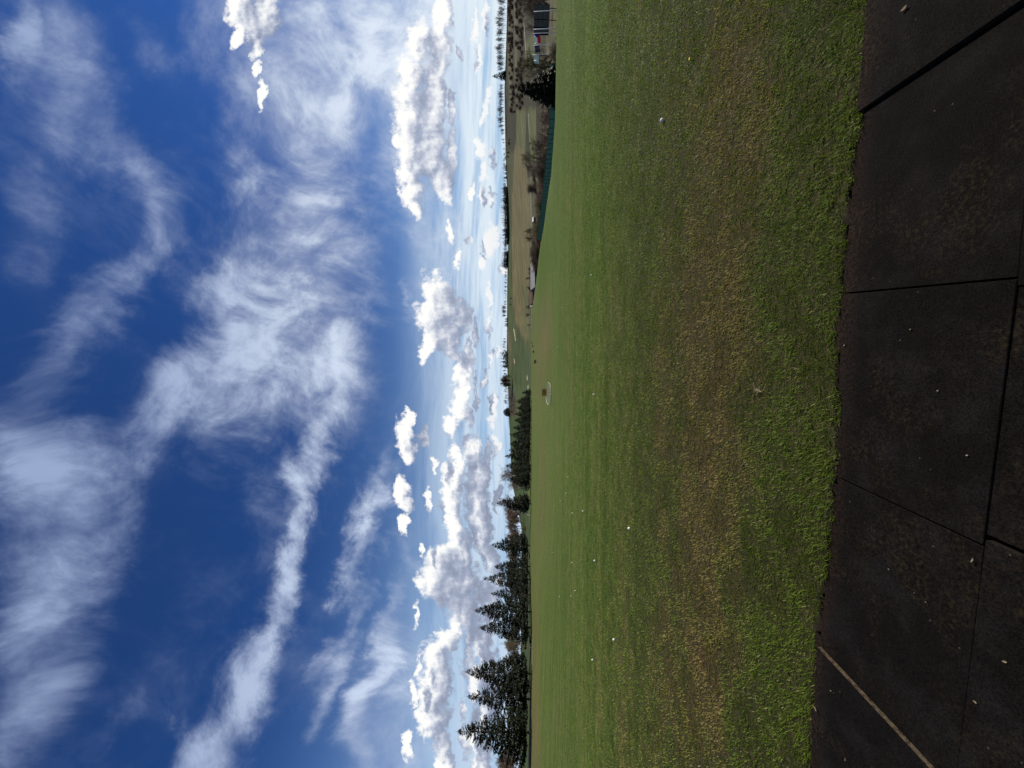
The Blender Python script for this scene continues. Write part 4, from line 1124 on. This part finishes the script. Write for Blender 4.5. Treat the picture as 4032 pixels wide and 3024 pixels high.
# spruce in front of the fence on the right: broad, dark, hanging branches
SPR.append((spruce_crown(11, R=4.6, nb=460, z0=0.03, ragged=0.18, spray=24, ssize=0.6), spruce_trunk(seed=6)))
ys = 45.0
put_spruce(2028, 350, ys, 4, 0.7, 0.98, 'broad nearly black spruce below the bank, in front of the green fence', 'lone trees on the right', 'spruce_tree')

# ---------------------------------------------------------------- leafless trees
def bare(seed, H, spread, levels=4, kids=(6, 5, 5, 5), r0=0.16, rmin=0.014, up=0.5, start=0.25, stems=1, droop=0.0, trunk_mat=None, twig_mat=None):
    """returns (trunk mesh, crown mesh): trunk and limbs, then all finer twigs"""
    r = np.random.default_rng(seed)
    segs = []
    def grow(p, d, L, rad, lev):
        k = 3 if lev > 1 else 4
        pts = [p]; dd = d.copy(); q = p
        for i in range(k):
            dd = dd + 0.20 * r.standard_normal(3) + np.array([0, 0, 0.06 * up - droop * (lev >= 2) * 0.22]); dd /= np.linalg.norm(dd)
            q = q + dd * L / k; pts.append(q)
        rad_ = [max(rmin, rad * (1 - 0.62 * i / k)) for i in range(k + 1)]
        segs.append((lev, pts, rad_))
        if lev >= levels: return
        nk = kids[min(lev, len(kids) - 1)]
        for j in range(nk):
            f = (start if lev == 0 else 0.25) + (1 - (start if lev == 0 else 0.25)) * (j + r.random() * 0.9) / nk
            f = min(f, 0.98); i = int(f * k); w = f * k - i
            b_ = pts[i] * (1 - w) + pts[i + 1] * w
            side = r.standard_normal(3); side[2] *= 0.5; side -= dd * (side @ dd); side /= np.linalg.norm(side)
            nd = dd * (1 - spread) + side * spread + np.array([0, 0, up * 0.35]); nd /= np.linalg.norm(nd)
            grow(b_, nd, L * (0.42 + 0.28 * r.random()) * (1.1 - 0.35 * f if lev == 0 else 1), rad_[i] * 0.55, lev + 1)
    for s in range(stems):
        d = np.array([0.0, 0, 1.0]) if stems == 1 else np.array([r.standard_normal() * 0.5, r.standard_normal() * 0.5, 1.0])
        d /= np.linalg.norm(d)
        grow(np.array([r.standard_normal() * 0.25 * (stems > 1), r.standard_normal() * 0.25 * (stems > 1), -0.15]), d, H * (0.72 if stems == 1 else 0.6 + 0.2 * r.random()), r0, 0)
    zmax = max(p[-1][2] for _, p, _ in segs)
    sc_ = H / zmax
    def build(sel, name, mat, n):
        vs = []; fs = []; base = 0
        ca = np.cos(2 * pi * np.arange(n) / n); sa_ = np.sin(2 * pi * np.arange(n) / n)
        for lev, pts, rad in segs:
            if lev not in sel: continue
            pts = np.array(pts)
            a = pts[-1] - pts[0]; a /= np.linalg.norm(a); e = np.cross(a, [0.3, 0.9, 0.2]); e /= np.linalg.norm(e); g = np.cross(a, e)
            for p, rr in zip(pts, rad): vs.append(p * sc_ + rr * (ca[:, None] * e + sa_[:, None] * g))
            k = len(pts)
            i0 = np.arange(k - 1)[:, None] * n; j = np.arange(n)[None]; j2 = (np.arange(n) + 1)[None] % n
            fs.append(np.stack([i0 + j, i0 + j2, i0 + n + j2, i0 + n + j], -1).reshape(-1, 4) + base); base += k * n
        return mesh_np(name, np.concatenate(vs), np.concatenate(fs), mat, True)
    tm = build((0, 1), 'trunk', trunk_mat or m_bare, 5)
    cm = build(tuple(range(2, levels + 1)), 'crown', twig_mat or m_twig, 3)
    return tm, cm
def join2(a, b, name):
    """one mesh from trunk and crown for trees too small to show parts"""
    me = bpy.data.meshes.new(name); bm_ = bmesh.new(); bm_.from_mesh(a); k = len(bm_.faces); bm_.from_mesh(b)
    bm_.faces.ensure_lookup_table()
    for f in bm_.faces[k:]: f.material_index = 1
    bm_.to_mesh(me); bm_.free(); me.materials.append(a.materials[0]); me.materials.append(b.materials[0]); return me
def plant(kind, px, py, Y, h, rz=0.0, wide=1.0, name='bare_tree', label='', cat='tree', group=None, ref=10.0, sink=0.0):
    x = ray(2070, py).x * Y
    z = gz(x, Y) - sink; k = h / ref
    if isinstance(kind, tuple):
        t = empty(name, (x, Y, z), rz)
        for nm, me in zip(('trunk', 'crown') if kind[0].name.startswith('trunk') else ('stem', 'crown'), kind):
            o = obj(nm, me, t); o.scale = (k * wide, k * wide, k)
    else:
        t = obj(name, kind, None, (x, Y, z)); t.rotation_euler = (0, 0, rz); t.scale = (k * wide, k * wide, k)
    return tag(t, label, cat, group)
def hpx(px, Y): return px * Y / FPX
R = random.Random(5)

# birches among the spruces
def birch(seed):
    return bare(seed, 10, 0.42, 4, (16, 5, 4, 3), 0.11, 0.016, 0.55, 0.30, 1, 0.9, m_birch, m_twig_r)
BI = [birch(21), birch(22)]
for tip, py, v, lean, lab in ((1946, 2032, 0, -0.05, 'white stemmed birch standing in the gap between the two lone spruces'),
                              (1990, 1921, 1, 0.03, 'short white stemmed birch between the lone spruce and the leaning pair'),
                              (1964, 1890, 0, 0.10, 'leaning bare birch, the lower one of the pair above the spruces'),
                              (1960, 1866, 1, 0.08, 'leaning bare birch, the taller one of the pair above the spruces')):
    Y = row_Y(py) * 1.12; t = plant(BI[v], 0, py, Y, at(tip, py, Y).z - gz(ray(2070, py).x * Y, Y), rz=R.random() * 6, wide=0.8, name='birch_tree', label=lab, cat='birch', group='birches behind the spruce row')
    t.rotation_euler = (0, lean, t.rotation_euler.z)
YT = bare(31, 10, 0.35, 4, (12, 4, 4, 3), 0.14, 0.018, 0.5, 0.4, 1, 0, m_bark, m_twig_o)
plant(YT, 0, 2550, 66, at(1962, 2550, 66).z - gz(ray(2070, 2550).x * 66, 66), 0.5, 0.75, 'young_tree', 'thin young tree with a crooked stem in the gap of the spruce row', 'tree')

# brown bare woods behind the row, tree by tree
WD = [bare(40 + i, 10, 0.46, 3, (9, 7, 6), 0.13, 0.045, 0.55, 0.2, 1, 0, m_bare, m_twig) for i in range(4)]
WJ = [join2(*w, 'wood_tree') for w in WD]
for i in range(34):
    py = 1985 + (2310 - 1985) * (i + R.random()) / 34
    Y = R.uniform(270, 330); tip = 1988 + R.uniform(-6, 14)
    plant(WJ[i % 4], 0, py, Y, at(tip, py, Y).z - gz(ray(2070, py).x * Y, Y), R.random() * 6, R.uniform(0.9, 1.25), 'bare_tree', 'leafless brown tree in the wood behind the middle of the spruce row', 'tree', 'leafless trees of the wood behind the spruces')
for i in range(16):
    py = 2490 + 120 * (i + R.random()) / 16
    Y = R.uniform(200, 260); tip = 1990 + R.uniform(-8, 14)
    plant(WJ[i % 4], 0, py, Y, at(tip, py, Y).z - gz(ray(2070, py).x * Y, Y), R.random() * 6, R.uniform(0.8, 1.05), 'bare_tree', 'leafless brown tree seen through the gap with the thin young tree', 'tree', 'leafless trees seen through the gap')
for i in range(22):
    py = 2960 + 170 * (i + R.random()) / 22
    Y = R.uniform(165, 215); tip = 1956 + R.uniform(-8, 10) + (14 if py < 2985 else 0)
    plant(WJ[(i + 1) % 4], 0, py, Y, at(tip, py, Y).z - gz(ray(2070, py).x * Y, Y), R.random() * 6, R.uniform(0.7, 1.0), 'bare_tree', 'leafless grey brown tree in the wood at the far left', 'tree', 'leafless trees of the wood at the far left')
BUSH = [bare(60 + i, 10, 0.6, 3, (9, 7, 6), 0.16, 0.03, 0.35, 0.08, 7, 0, m_bare, (m_twig, m_twig_r, m_twig_o)[i]) for i in range(3)]
BJ = [join2(*w, 'bush') for w in BUSH]
plant(BJ[2], 0, 2077, 240, hpx(26, 240), 0.3, 1.0, 'bush', 'yellowish bush at the foot of the brown wood beside the white birch', 'bush', sink=0.5)
plant(BJ[1], 0, 1680, 330, hpx(40, 330), 0.9, 0.75, 'bush', 'grey brown round bush on the slope above the distant spruces', 'bush', sink=0.5)

# shrubs and trees beyond the bank on the right
NB = [bare(70 + i, 10, 0.5, 4, (8, 6, 5, 4), 0.26, 0.022, 0.4, 0.14, 1 + i % 2, 0, m_bare, (m_twig_o, m_twig, m_twig_r)[i % 3]) for i in range(4)]
NBS = [bare(80 + i, 10, 0.62, 4, (7, 6, 5, 4), 0.18, 0.028, 0.4, 0.06, 6, 0, m_bare, (m_twig_r, m_twig, m_twig_o)[i % 3]) for i in range(3)]
def by_tip(kind, tip, py, Y, wide, name, label, cat, group=None, rz=None):
    x = ray(2070, py).x * Y
    plant(kind, 0, py, Y, max(0.6, at(tip, py, Y).z - gz(x, Y)), R.random() * 6 if rz is None else rz, wide, name, label, cat, group)
G_ = 'shrubs beyond the green fence'
by_tip(NB[0], 2024, 268, 88, 0.95, 'bare_tree', 'large leafless tree with pale olive twigs behind the black spruce', 'tree')
by_tip(NB[3], 2052, 212, 92, 0.8, 'bare_tree', 'leafless olive tree between the pale flag and the black spruce', 'tree')
by_tip(NB[1], 2030, 20, 120, 1.0, 'bare_tree', 'dark leafless tree above the right end of the solar array', 'tree')
by_tip(NB[2], 2062, -8, 100, 1.0, 'bare_tree', 'dark leafless tree right of the solar array at the frame edge', 'tree')
by_tip(NB[1], 2072, 62, 135, 1.0, 'bare_tree', 'low leafless tree peeping over the middle of the solar array', 'tree')
by_tip(NB[2], 2060, 110, 175, 0.8, 'bare_tree', 'dark leafless tree behind the upper left corner of the solar array', 'tree')
by_tip(NBS[0], 2104, 478, 78, 1.15, 'bush', 'reddish twiggy bush right behind the green fence, next to the black spruce', 'bush', G_)
by_tip(NB[1], 2078, 552, 86, 0.9, 'bare_tree', 'dark branched leafless tree standing behind the green fence', 'tree')
by_tip(NB[3], 2090, 596, 90, 0.8, 'bare_tree', 'leaning dark leafless tree left of the dark branched one', 'tree')
by_tip(NB[0], 2044, 622, 165, 1.0, 'bare_tree', 'big rounded leafless tree with brown twigs on the meadow edge', 'tree')
by_tip(NB[2], 2052, 660, 170, 0.9, 'bare_tree', 'smaller rounded leafless tree left of the big brown one', 'tree')
by_tip(NBS[1], 2096, 650, 98, 1.1, 'bush', 'brown scrub bush behind the middle of the green fence', 'bush', G_)
by_tip(NBS[2], 2106, 690, 104, 1.0, 'bush', 'olive scrub bush left of the brown one behind the fence', 'bush', G_)
for i, (tip, py, Y) in enumerate([(2104, 735, 118), (2112, 770, 125), (2101, 805, 135), (2098, 840, 150), (2093, 880, 155), (2090, 915, 165), (2088, 945, 170), (2112, 860, 140), (2108, 925, 150),
                                  (2082, 970, 190), (2080, 1000, 195), (2084, 1030, 200), (2090, 1050, 210), (2078, 1062, 230), (2092, 985, 180), (2094, 1015, 185), (2076, 1072, 235),
                                  (2096, 905, 152), (2100, 760, 130), (2106, 790, 140)]):
    by_tip(NBS[i % 3], tip, py, Y, R.uniform(1.0, 1.5), 'bush', 'grey brown leafless scrub in the thicket along the left half of the fence' if i < 9 or i > 16 else 'dark leafless scrub in the thicket past the end of the fence', 'bush', 'thicket along the fence' if i < 9 or i > 16 else 'thicket past the fence')
# rows of small trees along the meadow paths
for i, (tip, py, lab) in enumerate([(2066, 1090, 'small leafless tree right behind the grey barn'), (2072, 1133, 'small leafless tree beside the red brown farmhouse roof'), (2068, 1205, 'small leafless tree beside the bright white shed'),
                                    (2066, 1242, 'spindly leafless tree left of the bright white shed'), (2072, 1280, 'last spindly leafless tree in the row past the white shed'), (2064, 938, 'dark leafless tree on the pale path above the scrub'),
                                    (2062, 905, 'leafless tree on the path beside the small white hut')]):
    Y = 300 if py > 1000 else 240
    by_tip(WD[i % 4], tip, py, Y, 0.85, 'bare_tree', lab, 'tree')
# hedge pieces and lone trees of the fields
for i in range(12):
    py = 690 + i * 6.5; Y = 230 + R.uniform(-6, 6)
    plant(BJ[i % 3], 0, py, Y, hpx(R.uniform(11, 16), Y), R.random() * 6, 1.2, 'bush', 'dark hedge bush in the short row along the pale road', 'bush', 'hedge along the pale road', sink=0.4)
by_tip(BJ[0], 2069, 744, 225, 0.85, 'bush', 'round dark bush at the left end of the roadside hedge', 'bush')
for py, tip, lab in ((1174, 2006, 'small dark tree on the edge of the upper green field'), (1198, 2006, 'second small dark tree on the edge of the upper green field'), (1217, 2011, 'lowest tiny bush on the edge of the upper green field')):
    Y = depth_for(tip + 13, py, 300); plant(WJ[1], 0, py, Y, hpx(13 if tip < 2010 else 6, Y), 1, 1.3, 'bare_tree', lab, 'tree')

# scrub and hedgerows of the right hillside
for i in range(215):
    py = R.uniform(-40, 455); row = R.choice([2012, 2020, 2040, 2050, 2058])
    if 430 < py and row > 2030: continue
    px = row + R.uniform(-3, 4) + (6 if py > 300 and row < 2030 else 0)
    Y = depth_for(px, py, 110); 
    plant(WJ[i % 4] if i % 5 == 0 else BJ[i % 2], 0, py, Y, hpx(R.uniform(8, 18), Y), R.random() * 6, R.uniform(0.8, 1.3), 'bare_tree' if i % 5 == 0 else 'bush', 'leafless tree in the dark hedgerows of the right hillside' if i % 5 == 0 else 'dark bush in the hedgerows of the right hillside', 'tree' if i % 5 == 0 else 'bush',
          'leafless trees of the hillside hedgerows' if i % 5 == 0 else 'bushes of the hillside hedgerows', sink=0.3)
for i in range(20):
    py = R.uniform(545, 620) if i < 10 else R.uniform(1515, 1625)
    px = np.interp(py, [545, 620], [2012, 2008]) if i < 10 else np.interp(py, [1515, 1570, 1625], [2010, 2018, 2026]) + R.uniform(-8, 4)
    Y = depth_for(px, py, 200)
    plant(WJ[i % 4], 0, py, Y, hpx(R.uniform(10, 16), Y), R.random() * 6, 1.1, 'bare_tree', 'dark leafless tree in the sunken copse on the right hill' if i < 10 else 'leafless tree in the brown copse on the left slope of the hill', 'tree', 'copse on the right hill' if i < 10 else 'copse on the left slope')
by_tip(NBS[1], 2158, 195, 70, 1.3, 'bush', 'dark low bush at the foot of the flagpoles', 'bush')

# ---------------------------------------------------------------- trees on the far skyline
FARB = [join2(*bare(100 + i, 10, 0.45, 3, (9, 6, 4), 0.14, 0.036, 0.6, 0.22, 1, 0, m_grey, m_grey), 'far_tree') for i in range(5)]
FARC = []
SKYS = spruce_crown(77, H=10, R=3.6, nb=150, z0=0.04, spray=14, ssize=0.75, ragged=0.3); SKYS.materials.clear(); SKYS.materials.append(m_spruce_far)
for i in range(3):
    me = spruce_crown(200 + i, H=10, R=2.3 + 0.3 * i, nb=75, z0=0.05, spray=9, ssize=0.75, ragged=0.3); me.materials.clear(); me.materials.append(m_spruce_far); me.name = 'far_conifer'; FARC.append(me)
def sky_Y(py):
    u = ray(2070, py).x
    return float(np.interp(u, HU, HY1)) * 0.985
def skyline(me, py, h, wide, name, label, cat, group):
    Y = sky_Y(py); plant(me, 0, py, Y, hpx(h, Y), R.random() * 6, wide, name, label, cat, group, sink=0.4)
def sk_bare(a, b, n, h0, h1, where, wide=1.0):
    for i in range(n):
        skyline(R.choice(FARB), a + (b - a) * (i + R.uniform(0.1, 0.9)) / n, R.uniform(h0, h1), wide * R.uniform(0.8, 1.15), 'bare_tree', 'leafless grey tree on the skyline ' + where, 'tree', 'leafless trees on the skyline ' + where)
def sk_con(a, b, n, h0, h1, where, wide=1.0):
    for i in range(n):
        skyline(R.choice(FARC), a + (b - a) * (i + R.uniform(0.1, 0.9)) / n, R.uniform(h0, h1), wide * R.uniform(0.8, 1.2), 'conifer_tree', 'dark conifer on the skyline ' + where, 'conifer', 'dark conifers on the skyline ' + where)
sk_bare(-20, 30, 5, 36, 50, 'at the right edge of the picture', 0.8)
sk_bare(30, 215, 22, 42, 56, 'right of the lone spire shaped spruce', 0.55)
sk_bare(215, 272, 9, 36, 44, 'close to the lone spire shaped spruce', 0.7)
skyline(SKYS, 296, 54, 0.75, 'spruce_tree', 'lone spire shaped spruce standing clear on the right skyline', 'spruce', None)
sk_bare(325, 345, 2, 22, 30, 'left of the lone spire shaped spruce', 0.9)
sk_bare(352, 402, 9, 28, 34, 'in the first dense clump left of the lone spruce', 0.75)
sk_bare(410, 495, 14, 28, 38, 'in the second dense clump left of the lone spruce', 0.75)
sk_bare(505, 525, 3, 22, 27, 'in the small thin group past the dense clumps', 1.0)
sk_bare(540, 650, 7, 12, 19, 'in the sparse line of little trees', 0.9)
sk_con(612, 624, 2, 8, 11, 'as a tiny dark pair in the sparse line', 1.6)
sk_con(645, 700, 6, 13, 20, 'as the first small cones of the forest', 1.0)
sk_bare(700, 770, 9, 14, 20, 'where the forest edge begins', 1.1)
sk_con(735, 958, 62, 20, 31, 'in the long dark forest', 0.85)
sk_bare(740, 960, 14, 18, 26, 'mixed into the long dark forest', 0.9)
sk_bare(958, 992, 6, 20, 26, 'in the gap of the dark forest', 0.9)
sk_con(990, 1052, 17, 20, 30, 'in the forest block left of the gap', 0.85)
sk_bare(1050, 1200, 19, 14, 18, 'in the even line of low trees', 1.0)
sk_bare(1205, 1245, 9, 20, 29, 'in the taller clump of brown trees', 0.9)
sk_con(1250, 1285, 5, 12, 20, 'just left of the brown clump', 0.8)
sk_bare(1300, 1330, 3, 5, 8, 'as low scrub', 1.3)
sk_bare(1328, 1384, 6, 18, 26, 'right of the dark conifer group', 0.9)
sk_con(1386, 1448, 8, 26, 37, 'in the dark group of the middle', 1.05)
sk_bare(1440, 1492, 4, 18, 34, 'left of the dark conifer group', 0.8)
for i in range(9):
    py = 1484 + i * 4.6; Y = sky_Y(py) * 0.93
    plant(WJ[i % 4], 0, py, Y, hpx(56 - abs(i - 4) * 4, Y), R.random() * 6, 0.9, 'bare_tree', 'leafless tree in the big brown clump where the hill drops left', 'tree', 'big brown clump on the hill edge', sink=0.5)
sk_bare(1528, 1592, 6, 18, 27, 'left of the big brown clump', 0.9)
m_dome = foliage_mat('dome_tree_leaves', (0.010, 0.014, 0.008), (0.022, 0.030, 0.014), 0.05, 0.4)
def dome():
    r = np.random.default_rng(9); k = 2600
    a = r.random(k) * 2 * pi; s = r.random(k) ** 0.35
    ct = r.random(k); st = np.sqrt(1 - ct ** 2)
    lump = 1 + 0.08 * np.sin(a * 5) * st + 0.06 * np.sin(a * 9 + ct * 8)
    p = np.stack([np.cos(a) * st * 5.6 * s * lump, np.sin(a) * st * 5.6 * s * lump, ct * 9.3 * s * lump + 0.5], -1)
    d1 = r.standard_normal((k, 3)); d1 /= np.linalg.norm(d1, axis=1)[:, None]; d2 = np.cross(d1, r.standard_normal((k, 3))); d2 /= np.linalg.norm(d2, axis=1)[:, None]
    q = np.stack([p - d1 * .42, p + d2 * .28, p + d1 * .42, p - d2 * .28], 1).reshape(-1, 3)
    me = mesh_np('crown', q, np.arange(len(q)).reshape(-1, 4), m_dome); attr(me, 'own', np.repeat(r.random(k), 4)); return me
Y = sky_Y(1623)
t = empty('dome_tree', (ray(2070, 1623).x * Y, Y, gz(ray(2070, 1623).x * Y, Y))); tag(t, 'dark dome shaped tree alone on the skyline above the spruce row', 'tree')
k = hpx(25, Y) / 9.8
o = obj('crown', dome(), t); o.scale = (k * 1.25, k * 1.25, k)
b = MB(); b.tube([(0, 0, -0.5), (0, 0, 2.5)], [0.5, 0.35], 8); o = obj('trunk', b.mesh('trunk', m_bark, True), t); o.scale = (k, k, k)
skyline(FARC[0], 1709, 8, 1.6, 'conifer_tree', 'tiny dark tree alone on the skyline left of the dome shaped tree', 'tree', None)
for i in range(8):
    skyline(FARB[i % 5], 1650 + i * 6 + R.uniform(-2, 2), R.uniform(4, 8), 1.4, 'bare_tree', 'low leafless scrub tree on the skyline left of the dome shaped tree', 'tree', 'low scrub on the skyline')
